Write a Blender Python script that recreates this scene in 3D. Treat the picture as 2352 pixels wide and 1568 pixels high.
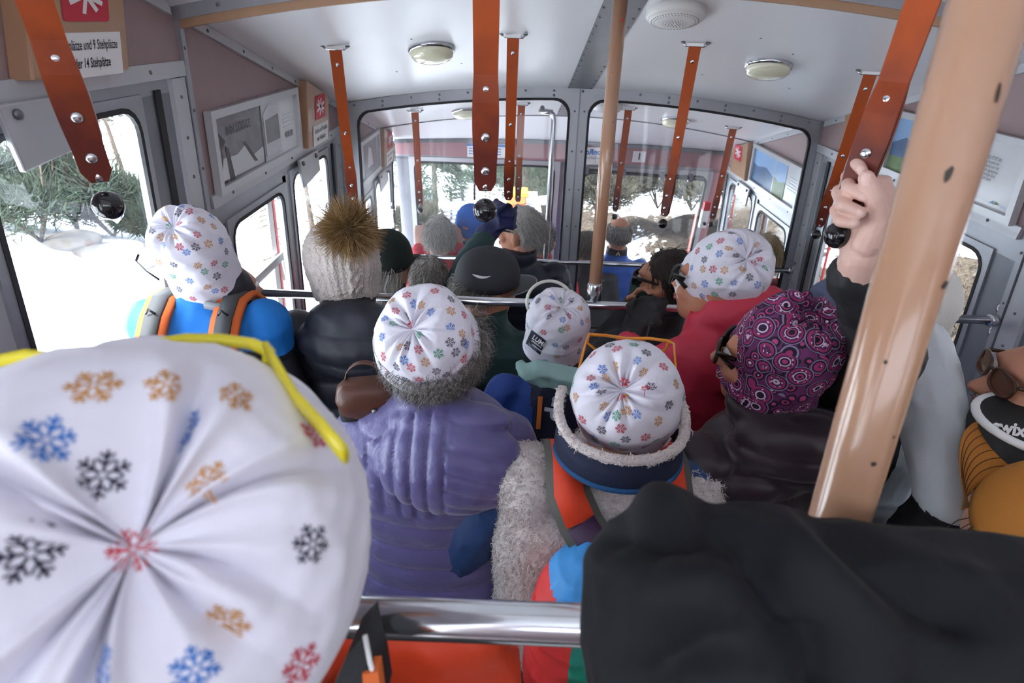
import bpy, math, random
import numpy as np
from mathutils import Vector, Matrix, Quaternion
from mathutils.bvhtree import BVHTree
from mathutils import noise as mnoise
PI = math.pi
for o in list(bpy.data.objects): bpy.data.objects.remove(o)
SC = bpy.context.scene
COL = SC.collection
# ---------------------------------------------------------------- camera
F = 1225.0; CX, CY = 1176.0, 784.0; ZC = 2.5
def nrm(v): v = np.array(v, float); return v/np.linalg.norm(v)
_ray = lambda px, py: np.array([(px-CX)/F, (CY-py)/F, -1.0])
_Z = -nrm(_ray(1100, 2834)); _t = (F*F+(1205-CX)*(1100-CX))/2050
_Y = _ray(1205, CY-_t); _Y = nrm(_Y-_Z*_Y.dot(_Z)); _X = np.cross(_Y, _Z)
RC = np.array([_X, _Y, _Z])
cam = bpy.data.cameras.new('camera'); cam_o = bpy.data.objects.new('camera', cam); COL.objects.link(cam_o)
M4 = Matrix.Identity(4)
for i in range(3):
    for j in range(3): M4[i][j] = RC[i][j]
M4[2][3] = ZC
cam_o.matrix_world = M4
cam.sensor_width = 36; cam.lens = F/2352*36; cam.clip_start = .02; cam.clip_end = 500
cam.dof.use_dof = True; cam.dof.focus_distance = 1.2; cam.dof.aperture_fstop = 7.0
SC.camera = cam_o
# ---------------------------------------------------------------- world, sun, exposure
W = bpy.data.worlds.new('sky'); SC.world = W; W.use_nodes = True
nt = W.node_tree; bg = nt.nodes['Background']
tc = nt.nodes.new('ShaderNodeTexCoord'); sx = nt.nodes.new('ShaderNodeSeparateXYZ'); cr = nt.nodes.new('ShaderNodeValToRGB')
nt.links.new(tc.outputs['Generated'], sx.inputs[0]); nt.links.new(sx.outputs['Z'], cr.inputs[0])
cr.color_ramp.elements[0].color = (.88, .92, 1, 1); cr.color_ramp.elements[1].color = (.66, .77, .97, 1)
nt.links.new(cr.outputs[0], bg.inputs[0]); bg.inputs[1].default_value = 1.15
sun = bpy.data.lights.new('sun', 'SUN'); sun.energy = 9.0; sun.angle = math.radians(12); sun.color = (1, .98, .96)
sun_o = bpy.data.objects.new('sun', sun); COL.objects.link(sun_o)
sun_o.rotation_euler = Vector((.12, .5, -.85)).to_track_quat('-Z', 'Y').to_euler(); sun_o.location = (-4, 0, 9)
SC.view_settings.view_transform = 'Standard'; SC.view_settings.look = 'None'
SC.view_settings.exposure = 2.1; SC.view_settings.gamma = 1; SC.view_settings.use_curve_mapping = False
SC.cycles.max_bounces = 10; SC.cycles.diffuse_bounces = 6; SC.cycles.transparent_max_bounces = 24; SC.cycles.glossy_bounces = 4
SC.cycles.sample_clamp_indirect = 6
# ---------------------------------------------------------------- helpers
def cray(px, py): return RC @ _ray(px, py)                   # direction whose length is one metre along the optical axis
def at(px, py, d): return Vector(cray(px, py)*d)+Vector((0, 0, ZC))
def sm(a, b, x):
    t = np.clip((x-a)/(b-a), 0, 1); return t*t*(3-2*t)
MATS = {}
def srgb(c):
    if isinstance(c, str): c = [int(c[i:i+2], 16)/255 for i in (0, 2, 4)]
    return tuple((x/12.92 if x <= .04045 else ((x+.055)/1.055)**2.4) for x in c)+(1,)
def mat(name, col, rough=.6, metal=0, var=.0, vscale=8, bump=0, bscale=60, sheen=0, coat=0, spec=.5, bdist=.004, trans=0):
    if name in MATS: return MATS[name]
    m = bpy.data.materials.new(name); m.use_nodes = True; n = m.node_tree; p = n.nodes['Principled BSDF']
    c = srgb(col); p.inputs['Base Color'].default_value = c; p.inputs['Roughness'].default_value = rough
    p.inputs['Metallic'].default_value = metal; p.inputs['Specular IOR Level'].default_value = spec
    if sheen: p.inputs['Sheen Weight'].default_value = sheen; p.inputs['Sheen Roughness'].default_value = .5
    if coat: p.inputs['Coat Weight'].default_value = coat; p.inputs['Coat Roughness'].default_value = .08
    t = n.nodes.new('ShaderNodeTexCoord')
    if var:
        no = n.nodes.new('ShaderNodeTexNoise'); no.inputs['Scale'].default_value = vscale; no.inputs['Detail'].default_value = 5
        mx = n.nodes.new('ShaderNodeMix'); mx.data_type = 'RGBA'
        mx.inputs[6].default_value = tuple(x*(1-var) for x in c[:3])+(1,); mx.inputs[7].default_value = tuple(min(1, x*(1+var)) for x in c[:3])+(1,)
        n.links.new(t.outputs['Object'], no.inputs['Vector']); n.links.new(no.outputs['Fac'], mx.inputs[0]); n.links.new(mx.outputs[2], p.inputs['Base Color'])
    if bump:
        nb = n.nodes.new('ShaderNodeTexNoise'); nb.inputs['Scale'].default_value = bscale; nb.inputs['Detail'].default_value = 4
        b = n.nodes.new('ShaderNodeBump'); b.inputs['Strength'].default_value = bump; b.inputs['Distance'].default_value = bdist
        n.links.new(t.outputs['Object'], nb.inputs['Vector']); n.links.new(nb.outputs['Fac'], b.inputs['Height']); n.links.new(b.outputs[0], p.inputs['Normal'])
    MATS[name] = m; return m
def glassmat(name, refl=.5, tint=(.96, .98, .98), dirt=.02):
    if name in MATS: return MATS[name]
    m = bpy.data.materials.new(name); m.use_nodes = True; n = m.node_tree; n.nodes.remove(n.nodes['Principled BSDF'])
    out = n.nodes['Material Output']; tr = n.nodes.new('ShaderNodeBsdfTransparent'); tr.inputs[0].default_value = tint+(1,)
    gl = n.nodes.new('ShaderNodeBsdfGlossy'); gl.inputs['Roughness'].default_value = .015
    df = n.nodes.new('ShaderNodeBsdfDiffuse'); fr = n.nodes.new('ShaderNodeFresnel'); fr.inputs[0].default_value = 1.45
    mu = n.nodes.new('ShaderNodeMath'); mu.operation = 'MULTIPLY'; mu.inputs[1].default_value = refl
    m1 = n.nodes.new('ShaderNodeMixShader'); m2 = n.nodes.new('ShaderNodeMixShader'); m2.inputs[0].default_value = dirt
    n.links.new(fr.outputs[0], mu.inputs[0]); n.links.new(mu.outputs[0], m1.inputs[0]); n.links.new(tr.outputs[0], m1.inputs[1]); n.links.new(gl.outputs[0], m1.inputs[2])
    n.links.new(m1.outputs[0], m2.inputs[1]); n.links.new(df.outputs[0], m2.inputs[2]); n.links.new(m2.outputs[0], out.inputs[0])
    MATS[name] = m; return m
class MB:
    def __init__(s): s.v = []; s.f = []; s.m = []; s.mats = []; s.sm = []
    def mi(s, m):
        if m not in s.mats: s.mats.append(m)
        return s.mats.index(m)
    def add(s, vs, fs, m, smooth=False):
        o = len(s.v); s.v += [tuple(v) for v in vs]; k = s.mi(m)
        for f in fs: s.f.append(tuple(i+o for i in f)); s.m.append(k); s.sm.append(smooth)
    def prism(s, pts, vec, m):
        n = len(pts); vec = Vector(vec); a = [Vector(p) for p in pts]; b = [p+vec for p in a]
        s.add(a+b, [tuple(range(n))[::-1], tuple(range(n, 2*n))]+[(i, (i+1) % n, n+(i+1) % n, n+i) for i in range(n)], m)
    def box(s, c, sx, sy, sz, m, X=(1, 0, 0), Y=(0, 1, 0), Z=(0, 0, 1)):
        c = Vector(c); X = Vector(X)*sx/2; Y = Vector(Y)*sy/2; Z = Vector(Z)*sz/2
        s.prism([c-X-Y-Z, c+X-Y-Z, c+X+Y-Z, c-X+Y-Z], Z*2, m)
    def tube(s, pts, r, m, n=10, cap=True, flat=None):
        pts = [Vector(p) for p in pts]; k = len(pts); rs = r if hasattr(r, '__len__') else [r]*k
        vs = []; up = None
        for i, p in enumerate(pts):
            d = (pts[min(i+1, k-1)]-pts[max(i-1, 0)]).normalized()
            if up is None: up = Vector((0, 0, 1)) if abs(d.z) < .9 else Vector((0, 1, 0))
            if flat is not None: up = Vector(flat)
            x = d.cross(up).normalized(); y = x.cross(d).normalized()
            if flat is None: up = y
            rr = rs[i] if hasattr(rs[i], '__len__') else (rs[i], rs[i])
            for j in range(n):
                a = 2*PI*j/n; vs.append(p+x*rr[0]*math.cos(a)+y*rr[1]*math.sin(a))
        fs = [(i*n+j, i*n+(j+1) % n, (i+1)*n+(j+1) % n, (i+1)*n+j) for i in range(k-1) for j in range(n)]
        if cap: fs += [tuple(range(n))[::-1], tuple(range((k-1)*n, k*n))]
        s.add(vs, fs, m, True)
    def lathe(s, prof, o, ax, m, n=24, ref=None, sx=1, sy=1):
        ax = Vector(ax).normalized(); o = Vector(o); r = Vector(ref) if ref else (Vector((1, 0, 0)) if abs(ax.x) < .9 else Vector((0, 1, 0)))
        x = (r-ax*r.dot(ax)).normalized(); y = ax.cross(x); vs = []; k = len(prof)
        for (rr, h) in prof:
            for j in range(n):
                a = 2*PI*j/n; vs.append(o+ax*h+x*rr*sx*math.cos(a)+y*rr*sy*math.sin(a))
        fs = [(i*n+j, i*n+(j+1) % n, (i+1)*n+(j+1) % n, (i+1)*n+j) for i in range(k-1) for j in range(n)]
        fs += [tuple(range(n))[::-1], tuple(range((k-1)*n, k*n))]
        s.add(vs, fs, m, True)
    def ball(s, c, r, m, n=16, sc=(1, 1, 1), ax=(0, 0, 1)):
        k = n//2; s.lathe([(max(1e-4, r*math.sin(PI*i/k)), -r*math.cos(PI*i/k)) for i in range(k+1)], c, ax, m, n)
    def build(s, name, parent=None, sub=0, bevel=0):
        me = bpy.data.meshes.new(name); me.from_pydata(s.v, [], s.f)
        for m in s.mats: me.materials.append(m)
        me.polygons.foreach_set('material_index', s.m); me.polygons.foreach_set('use_smooth', s.sm); me.update()
        o = bpy.data.objects.new(name, me); COL.objects.link(o)
        if parent is not None: o.parent = parent; o.matrix_parent_inverse = parent.matrix_basis.inverted()
        if bevel:
            b = o.modifiers.new('b', 'BEVEL'); b.width = bevel; b.segments = 2; b.limit_method = 'ANGLE'
        if sub:
            b = o.modifiers.new('s', 'SUBSURF'); b.levels = sub; b.render_levels = sub
        return o
def tag(o, label=None, cat=None, group=None, kind=None):
    if label: o['label'] = label
    if cat: o['category'] = cat
    if group: o['group'] = group
    if kind: o['kind'] = kind
    return o
def empty(name, loc=(0, 0, 0), label=None, cat=None, group=None, kind=None):
    o = bpy.data.objects.new(name, None); COL.objects.link(o); o.location = loc; o.empty_display_size = .05
    return tag(o, label, cat, group, kind)
def struct(o): o['kind'] = 'structure'; return o
_txt = {}
def textmesh(s, size=1.0, align='CENTER', bold=0):
    k = (s, align, bold)
    if k not in _txt:
        cu = bpy.data.curves.new('t', 'FONT'); cu.body = s; cu.align_x = align; cu.align_y = 'CENTER'; cu.size = 1; cu.resolution_u = 3; cu.offset = bold
        o = bpy.data.objects.new('t', cu); COL.objects.link(o); dg = bpy.context.evaluated_depsgraph_get(); dg.update()
        e = o.evaluated_get(dg); me = e.to_mesh(); _txt[k] = ([v.co.copy() for v in me.vertices], [tuple(p.vertices) for p in me.polygons])
        e.to_mesh_clear(); bpy.data.objects.remove(o); bpy.data.curves.remove(cu)
    v, f = _txt[k]; return [p*size for p in v], f
def puttext(mb, s, o, X, Y, size, m, lift=.0006, align='CENTER', bold=0, sx=1):
    v, f = textmesh(s, size, align, bold); X = Vector(X).normalized(); Y = Vector(Y); N = X.cross(Y).normalized(); o = Vector(o)
    mb.add([o+X*p.x*sx+Y*p.y+N*lift for p in v], f, m)
# ---------------------------------------------------------------- common materials
WHITE = mat('ceiling_white', 'ebebee', .3, var=.03, vscale=3)
ALU = mat('aluminium', 'a4a6ab', .38, .65, var=.12, vscale=14, bump=.05, bscale=30)
ALUD = mat('dull_aluminium', '85878d', .45, .6, var=.15, vscale=10)
ALUL = mat('pale_aluminium', 'c3c4c7', .4, .35, var=.08, vscale=9)
PINK = mat('pink_laminate', 'a38c8c', .5, var=.05, vscale=30)
PINKD = mat('front_pink_laminate', 'a87e82', .5, var=.05, vscale=20)
BROWN = mat('beige_brown_paint', 'a98568', .5, var=.05, vscale=12)
RUB = mat('black_rubber', '1a1a1e', .6)
RED = mat('red_paint', 'c0303c', .4)
STEEL = mat('polished_steel', 'd0d2d6', .16, .95, var=.05)
SCREW = mat('screw_steel', '7c7d80', .35, .8)
GLASS = glassmat('window_glass', .08)
GLASSP = glassmat('partition_glass', .6, (.95, .96, .97), .03)
SIGNW = mat('sign_white', 'eceae8', .45)
SIGNR = mat('sign_red', 'c8243c', .45)
INK = mat('print_ink', '26272c', .6)
FLOORM = mat('grey_rubber_floor', '4a4b4e', .8, var=.1)
# ---------------------------------------------------------------- car shell
S = 1.2; A0 = 1.1886; B0 = -.5958; T0 = .2869; XL, XR, XC = -.735, 1.205, .235
def wp(x, y, z): return Vector((x*S, y*S, z*S+ZC))
def wl(side, k, c, dz, off=0): return wp((XL-off) if side < 0 else (XR+off), A0+k+c+.2*dz, B0-T0*k+dz)   # leaning wall coordinates
def roof(x, Y):
    b = -.0228-.3055*(Y-1.3886); ar = .094*(1-((x-XC)/.97)**2)
    if Y > 2.92: q = min(1, (Y-2.92)/.36); ar = ar*(1-.8*q*q)-.012*q
    return b+ar
def roofedge(k, dy): return .573-.3055*(dy-.2)+T0*k-.3055*k+.0
def rrect(c0, c1, z0, z1, r, n=5):
    pts = []
    for (cx, cz, a0) in ((c1-r, z1-r, 0), (c0+r, z1-r, 90), (c0+r, z0+r, 180), (c1-r, z0+r, 270)):
        for i in range(n): a = math.radians(a0+90*i/(n-1)); pts.append((cx+r*math.cos(a), cz+r*math.sin(a)))
    return pts
def rectmatch(c0, c1, z0, z1, n=5): return [p for q in ((c1, z1), (c0, z1), (c0, z0), (c1, z0)) for p in [q]*n]
def ring(mb, inn, out, f, d, m):
    n = len(inn); d = Vector(d); a = [f(*p) for p in inn]; b = [f(*p) for p in out]
    vs = a+b+[p+d for p in a]+[p+d for p in b]
    fs = []
    for i in range(n):
        j = (i+1) % n
        fs += [(i, j, n+j, n+i), (2*n+i, 3*n+i, 3*n+j, 2*n+j), (i, 2*n+i, 2*n+j, j), (n+i, n+j, 3*n+j, 3*n+i)]
    mb.add(vs, fs, m)
WINS = ((.083, .449, -.5, .14), (.503, .878, -.5, .162))
wn = 1
for side, sn in ((-1, 'left'), (1, 'right')):
    out = Vector((side*.03, 0, 0)); inn = Vector((-side*.008, 0, 0))
    w = MB(); scr = []
    for k in range(-2, 2):
        last = (k == 1); e = .97 if last else .985
        P = lambda c, z, o=0: wl(side, k, c, z, o)
        bot = -.917-T0
        # upper laminate panel: level bottom, sloped top
        tp = lambda dy: roofedge(k, dy)
        yk = lambda dy, dz: wp(XL if side < 0 else XR, A0+k+dy, B0-T0*k+dz)
        x1 = 1.0 if last else 1.09
        x0 = 0 if k == -2 else .09
        w.prism([yk(.045, .2), yk(x1, .2), yk(x1, tp(x1)+.02), yk(x0, tp(x0)+.02), yk(x0, .484), yk(.045, .484)], out, PINK)
        # aluminium lower wall around two window openings
        w.prism([P(0, .14), P(.475, .14), P(.475, .2), P(0, .2)], out, ALU)
        w.prism([P(.475, .162), P(e, .162), P(e, .2), P(.475, .2)], out, ALU)
        w.prism([P(0, bot), P(.083, bot), P(.083, .14), P(0, .14)], out, ALUD)
        w.prism([P(.449, -.5), P(.503, -.5), P(.503, .162), P(.449, .162)], out, ALUL)
        w.prism([P(.878, bot), P(e, bot), P(e, .162), P(.878, .162)], out, ALUD)
        w.prism([P(.083, bot), P(.878, bot), P(.878, -.5), P(.083, -.5)], out, PINK)
        for c, z0, z1 in ((.93, -.9, .17),):
            w.prism([P(c, z0), P(c+.02, z0), P(c+.02, z1), P(c, z1)], inn*.6, RUB)
        # pillar at the downhill end
        if not last:
            w.prism([P(.985, bot), P(1.057, bot), P(1.057, .19), P(.985, .19)], out, ALUL)
            w.prism([P(.99, bot), P(1.04, bot), P(1.04, .186), P(.99, .186)], inn, ALUL)
            w.prism([P(1.043, bot), P(1.058, bot), P(1.058, .3), P(1.043, .3)], inn*1.6, ALU)
            for i in range(9): scr.append(P(1.016, .15-.08*i)+inn)
            for i in range(7): scr.append(P(1.05, .24-.12*i)+inn*1.6)
    for p in scr: w.lathe([(.0045, 0), (.0045, .0012), (.003, .0025)], p, (-side, 0, 0), SCREW, 8)
    struct(w.build('wall_'+sn))
    for k in range(-2, 2):
        P = lambda c, z, o=0: wl(side, k, c, z, o)
        for wi, (c0, c1, z0, z1) in enumerate(WINS):
            o = struct(empty('window_%d' % wn, P(c0, z0))); wn += 1
            m = MB(); ring(m, rrect(c0+.012, c1-.012, z0+.012, z1-.012, .045), rectmatch(c0-.006, c1+.006, z0-.006, z1+.006), lambda c, z: P(c, z)+inn*.8, out*.9, ALU)
            struct(m.build('window_frame', o))
            m = MB(); ring(m, rrect(c0+.019, c1-.019, z0+.019, z1-.019, .04), rrect(c0+.01, c1-.01, z0+.01, z1-.01, .047), lambda c, z: P(c, z)+inn*1.0, out*.3, RUB)
            struct(m.build('gasket', o))
            m = MB(); m.prism([P(c, z, .012) for c, z in rrect(c0+.008, c1-.008, z0+.008, z1-.008, .045)], Vector((side*.004, 0, 0)), GLASS)
            struct(m.build('pane', o))
            if wi == 1 and side > 0:
                m = MB(); m.prism([P(c1-.016, z0, .028), P(c1-.011, z0, .028), P(c1-.011, z1, .028), P(c1-.016, z1, .028)], out*.3, RED); struct(m.build('red_edge', o))
            elif wi == 0:
                m = MB(); m.prism([P(c1-.02, z0, .03), P(c1-.004, z0, .03), P(c1-.004, z1, .03), P(c1-.02, z1, .03)], out*.4, RED); struct(m.build('red_edge', o)); m = MB(); m.prism([P(c1-.055, z0, .032), P(c1-.02, z0, .032), P(c1-.02, z1, .032), P(c1-.055, z1, .032)], out*.2, SIGNW); struct(m.build('sash_stile', o))
            if wi == 0 and k >= -1 and side < 0:
                m = MB(); m.prism([P(c0, -.09, .02), P(c1, -.09, .02), P(c1, -.065, .02), P(c0, -.065, .02)], out*.3, ALUL); struct(m.build('sliding_sash_rail', o))
    # level trims, roof edge trim
    for k in range(-2, 2):
        yk = lambda dy, dz: wp(XL if side < 0 else XR, A0+k+dy, B0-T0*k+dz)
        m = MB(); x1 = 1.0 if k == 1 else 1.085
        m.prism([yk(.06, .188), yk(x1, .188), yk(x1, .217), yk(.06, .217)], inn*1.3, ALUL)
        for i in range(5): m.lathe([(.005, 0), (.005, .0012), (.003, .0025)], yk(.16+.2*i, .203)+inn*1.3, (-side, 0, 0), SCREW, 8)
        struct(m.build('trim_%d' % (20+k+(10 if side > 0 else 0))))
    m = MB(); x = XL if side < 0 else XR
    for (y0, y1) in ((-.9, 1.27), (1.32, 2.27), (2.33, 3.2)):
        q = lambda y, d: wp(x, y, -.0228-.3055*(y-1.3886)-d)
        m.prism([q(y0, 0), q(y1, 0), q(y1, .022), q(y0, .022)], inn*1.5, ALUL)
        for i in range(6):
            y = y0+(y1-y0)*(i+.5)/6; m.lathe([(.005, 0), (.005, .0012), (.003, .0025)], q(y, .012)+inn*1.5, (-side, 0, 0), SCREW, 8)
    struct(m.build('trim_%d' % (40+side)))
# ceiling
m = MB(); ys = list(np.linspace(-.95, 2.92, 25))+list(np.linspace(2.96, 3.34, 8)); xs = np.linspace(XL-.02, XR+.02, 25)
for lift in (0, .03):
    m.add([wp(x, y, roof(x, y)+lift) for y in ys for x in xs], [(i*25+j, i*25+j+1, i*25+26+j, i*25+25+j) for i in range(len(ys)-1) for j in range(24)], WHITE, True)
for (x, y) in ((-.31, 1.68), (-.2, 1.95), (-.42, 1.98), (.62, 1.62), (.75, 1.7), (.6, 2.0), (.9, 2.0), (.5, 1.85), (.85, 2.7), (.5, 2.6)):
    m.lathe([(.004, 0), (.004, .001)], wp(x, y, roof(x, y)), (0, -.3, -1), SCREW, 8)
struct(m.build('ceiling'))
def arch(mb, Y, d0, d1, y0, y1, mtl, x0=XL, x1=XR, n=24):
    xs = np.linspace(x0, x1, n+1); vs = []
    for x in xs:
        for (yy, dd) in ((y0, d0), (y1, d0), (y1, d1), (y0, d1)): vs.append(wp(x, Y+yy-.19*dd, roof(x, Y)-dd))
    mb.add(vs, [(i*4+j, i*4+4+j, i*4+4+(j+1) % 4, i*4+(j+1) % 4) for i in range(n) for j in range(4)], mtl, False)
m = MB()
for k in (-1, 0):
    Y = A0+k+.115; arch(m, Y, -.004, .022, -.012, .012, ALU); arch(m, Y, .02, .038, -.008, .016, BROWN)
    for i in range(9):
        x = XL+.1+i*.22; m.lathe([(.006, 0), (.006, .0015), (.004, .003)], wp(x, Y-.012, roof(x, Y)-.01), (0, -1, 0), SCREW, 8)
struct(m.build('trim_1'))
m = MB()   # middle roof strip
ysl = np.linspace(-.9, 2.9, 20)
m.add([wp(x, y, roof(x, y)-.004) for y in ysl for x in (.178, .198, .255, .275)], [(i*4+j, i*4+j+1, i*4+5+j, i*4+4+j) for i in range(19) for j in range(3)], ALU)
for i in range(26):
    y = 1.3+i*.062
    for x in (.184, .268): m.lathe([(.004, 0), (.004, .0015), (.002, .003)], wp(x, y, roof(x, y)-.004), (0, -.3, -1), SCREW, 8)
struct(m.build('trim_2'))
m = MB(); arch(m, 2.92, -.002, .004, -.004, .004, SCREW); struct(m.build('trim_3'))
# partition wall with two glass lights, at the third rail
def pp(x, h, d=0): return wp(x, A0+1+.19*h+d, B0-T0+.982*h)
def parch(x): return .592+.094*(1-((x-XC)/.97)**2)
def lightpts(x0, x1, hb, top, r=.06, n=6):
    pts = []
    for i in range(n): a = math.radians(90*i/(n-1)); pts.append((x1-r+r*math.cos(a), top(x1-r)-r+r*math.sin(a)))
    N = 10
    for i in range(1, N): x = (x1-r)+((x0+r)-(x1-r))*i/N; pts.append((x, top(x)))
    for i in range(n): a = math.radians(90+90*i/(n-1)); pts.append((x0+r+r*math.cos(a), top(x0+r)-r+r*math.sin(a)))
    for i in range(n): a = math.radians(180+90*i/(n-1)); pts.append((x0+r+r*math.cos(a), hb+r+r*math.sin(a)))
    for i in range(n): a = math.radians(270+90*i/(n-1)); pts.append((x1-r+r*math.cos(a), hb+r+r*math.sin(a)))
    return pts
w = MB(); th = Vector((0, .025, 0)); lights = ((-.655, .192), (.267, 1.165))
for (x0, x1), (o0, o1) in zip(lights, ((XL, .2295), (.2295, XR))):
    inn_ = lightpts(x0, x1, -.3, lambda x: parch(x)-.042)
    n = len(inn_); outp = []
    for i, (x, h) in enumerate(inn_):
        if i <= 5: outp.append((o1, parch(o1)) if i >= 2 else (o1, h))
        elif i < 15: outp.append((x, parch(x)))
        elif i <= 20: outp.append((o0, parch(o0)) if i <= 18 else (o0, h))
        elif i <= 26: outp.append((o0, -.34))
        else: outp.append((o1, -.34))
    ring(w, inn_, outp, lambda x, h: pp(x, h, -.012), th, ALU)
    ring(w, lightpts(x0+.006, x1-.006, -.294, lambda x: parch(x)-.048), lightpts(x0-.003, x1+.003, -.303, lambda x: parch(x)-.039), lambda x, h: pp(x, h, -.015), th*.6, RUB)
    w.prism([pp(o0, -1.2, -.01), pp(o1, -1.2, -.01), pp(o1, -.34, -.01), pp(o0, -.34, -.01)], th, ALUD)
w.prism([pp(.227, -.34, -.016), pp(.232, -.34, -.016), pp(.232, .68, -.016), pp(.227, .68, -.016)], Vector((0, .004, 0)), SCREW)
for i in range(17):
    x = XL+.07+i*.113
    w.lathe([(.006, 0), (.006, .0015), (.003, .003)], pp(x, parch(x)-.013, -.012), (0, -1, 0), SCREW, 8)
    if i % 2: w.lathe([(.006, 0), (.006, .0015), (.003, .003)], pp(x, parch(x)-.03, -.012), (0, -1, 0), SCREW, 8)
for i in range(6):
    for x in (.212, .25): w.lathe([(.005, 0), (.005, .0015), (.003, .003)], pp(x, .6-.15*i, -.012), (0, -1, 0), SCREW, 8)
struct(w.build('wall_partition'))
for (x0, x1) in lights:
    m = MB(); m.prism([pp(x, h) for x, h in lightpts(x0-.01, x1+.01, -.31, lambda x: parch(x)-.035)], Vector((0, .005, 0)), GLASSP)
    struct(m.build('window_%d' % wn)); wn += 1
# front wall
YF = 3.27
def fp(x, z, d=0): return wp(x, YF+d-.02*(z+.6), z)
w = MB(); fth = Vector((0, .04, 0))
zt = lambda x: roof(x, YF)+.03
n = 12; xs = np.linspace(XL, XR, n+1)
w.prism([fp(x, zt(x)) for x in xs]+[fp(XR, -.705), fp(XL, -.69)], fth, PINKD)
w.prism([fp(XL, -.69), fp(XR, -.705), fp(XR, -.73), fp(XL, -.715)], fth*1.1+Vector((0, -.0, 0)), ALU)
FW = ((-.64, .225, -1.55, -.715), (.37, 1.14, -1.55, -.74))
for (x0, x1, z0, z1) in FW:
    ring(w, rrect(x0+.01, x1-.01, z0+.01, z1-.01, .05), rectmatch(x0-.02, x1+.02, z0-.02, z1+.016), lambda x, z: fp(x, z, -.008), fth*1.2, ALUL)
    ring(w, rrect(x0+.02, x1-.02, z0+.02, z1-.02, .05), rrect(x0+.008, x1-.008, z0+.008, z1-.008, .05), lambda x, z: fp(x, z, -.01), fth*.5, RUB)
for x0, x1 in ((XL, -.65), (.235, .36), (1.15, XR)): w.prism([fp(x0, -2.1), fp(x1, -2.1), fp(x1, -.7), fp(x0, -.7)], fth, PINKD if x0 > 1 else ALUD)
w.prism([fp(XL, -2.1), fp(XR, -2.1), fp(XR, -1.56), fp(XL, -1.56)], fth, PINKD)
arch(w, YF-.01, .0, .018, -.01, .01, ALUD)
struct(w.build('wall_front'))
for (x0, x1, z0, z1) in FW:
    m = MB(); m.prism([fp(x, z, .012) for x, z in rrect(x0+.005, x1-.005, z0+.005, z1-.005, .05)], Vector((0, .004, 0)), GLASS); struct(m.build('window_%d' % wn)); wn += 1
# rear wall (unseen behind the viewer, window shrunk to cut light) and stepped floor
w = MB(); YR = -.95
for x0, x1, z0, z1 in ((XL, XR, -1.7, .1), (XL, XR, .5, .85), (XL, -.5, .1, .5), (.97, XR, .1, .5)):
    w.prism([wp(x0, YR, z0), wp(x1, YR, z0), wp(x1, YR, z1), wp(x0, YR, z1)], Vector((0, -.03, 0)), PINK)
struct(w.build('wall_rear'))
m = MB(); m.prism([wp(-.5, YR, .1), wp(.97, YR, .1), wp(.97, YR, .5), wp(-.5, YR, .5)], Vector((0, -.004, 0)), GLASS); struct(m.build('window_%d' % wn))
w = MB()
for k in range(-2, 2):
    z = B0-.917-T0*(k+1); y0 = A0+k; y1 = y0+1.0 if k < 1 else YF+.04
    w.prism([wp(XL, max(YR, y0), z), wp(XR, max(YR, y0), z), wp(XR, y1, z), wp(XL, y1, z)], Vector((0, 0, -.06)), FLOORM)
    w.prism([wp(XL, y1-.01, z), wp(XR, y1-.01, z), wp(XR, y1-.01, z-T0), wp(XL, y1-.01, z-T0)], Vector((0, .012, 0)), FLOORM)
struct(w.build('floor'))
def floorz(k): return (B0-.917-T0*(k+1))*S+ZC
# ---------------------------------------------------------------- rails and poles
def railz(k): return Vector((0, (A0+k)*S, (B0-T0*k)*S+ZC))
RL = [('chrome handrail nearest the viewer, crossing below the snowflake hats', -1), ('chrome handrail behind the pompom hat, bolted to the window pillars', 0), ('chrome handrail in front of the glass partition', 1)]
for lab, k in RL:
    o = tag(empty('handrail', railz(k)+Vector((XC*S, 0, 0))), lab, 'handrail', 'handrails across the car')
    p = railz(k); m = MB(); d = Vector((0, -.03, 0)) if k == 1 else Vector()
    m.tube([p+d+Vector((XL*S+.03, 0, 0)), p+d+Vector((XR*S-.03, 0, 0))], .0145 if k == -1 else .013, STEEL, 20); m.build('rail_tube', o)
    for s_, x in ((1, XL*S), (-1, XR*S)):
        m = MB(); q = p+d+Vector((x, 0, 0))
        m.lathe([(.019, 0), (.019, .028), (.016, .034)], q, (s_, 0, 0), STEEL, 18)
        for dz in (-.035, .035): m.lathe([(.018, 0), (.018, .006), (.01, .009), (.006, .009), (.006, .007)], q+Vector((0, .2*dz, dz)), (s_, 0, 0), STEEL, 16)
        m.box(q+Vector((s_*.003, 0, 0)), .006, .02, .07, STEEL); m.build('end_bracket', o)
PAINT = mat('beige_pole_paint', 'aa8166', .22, var=.04, vscale=20, coat=.6)
DENT = mat('chipped_paint', '3c322c', .7)
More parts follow.
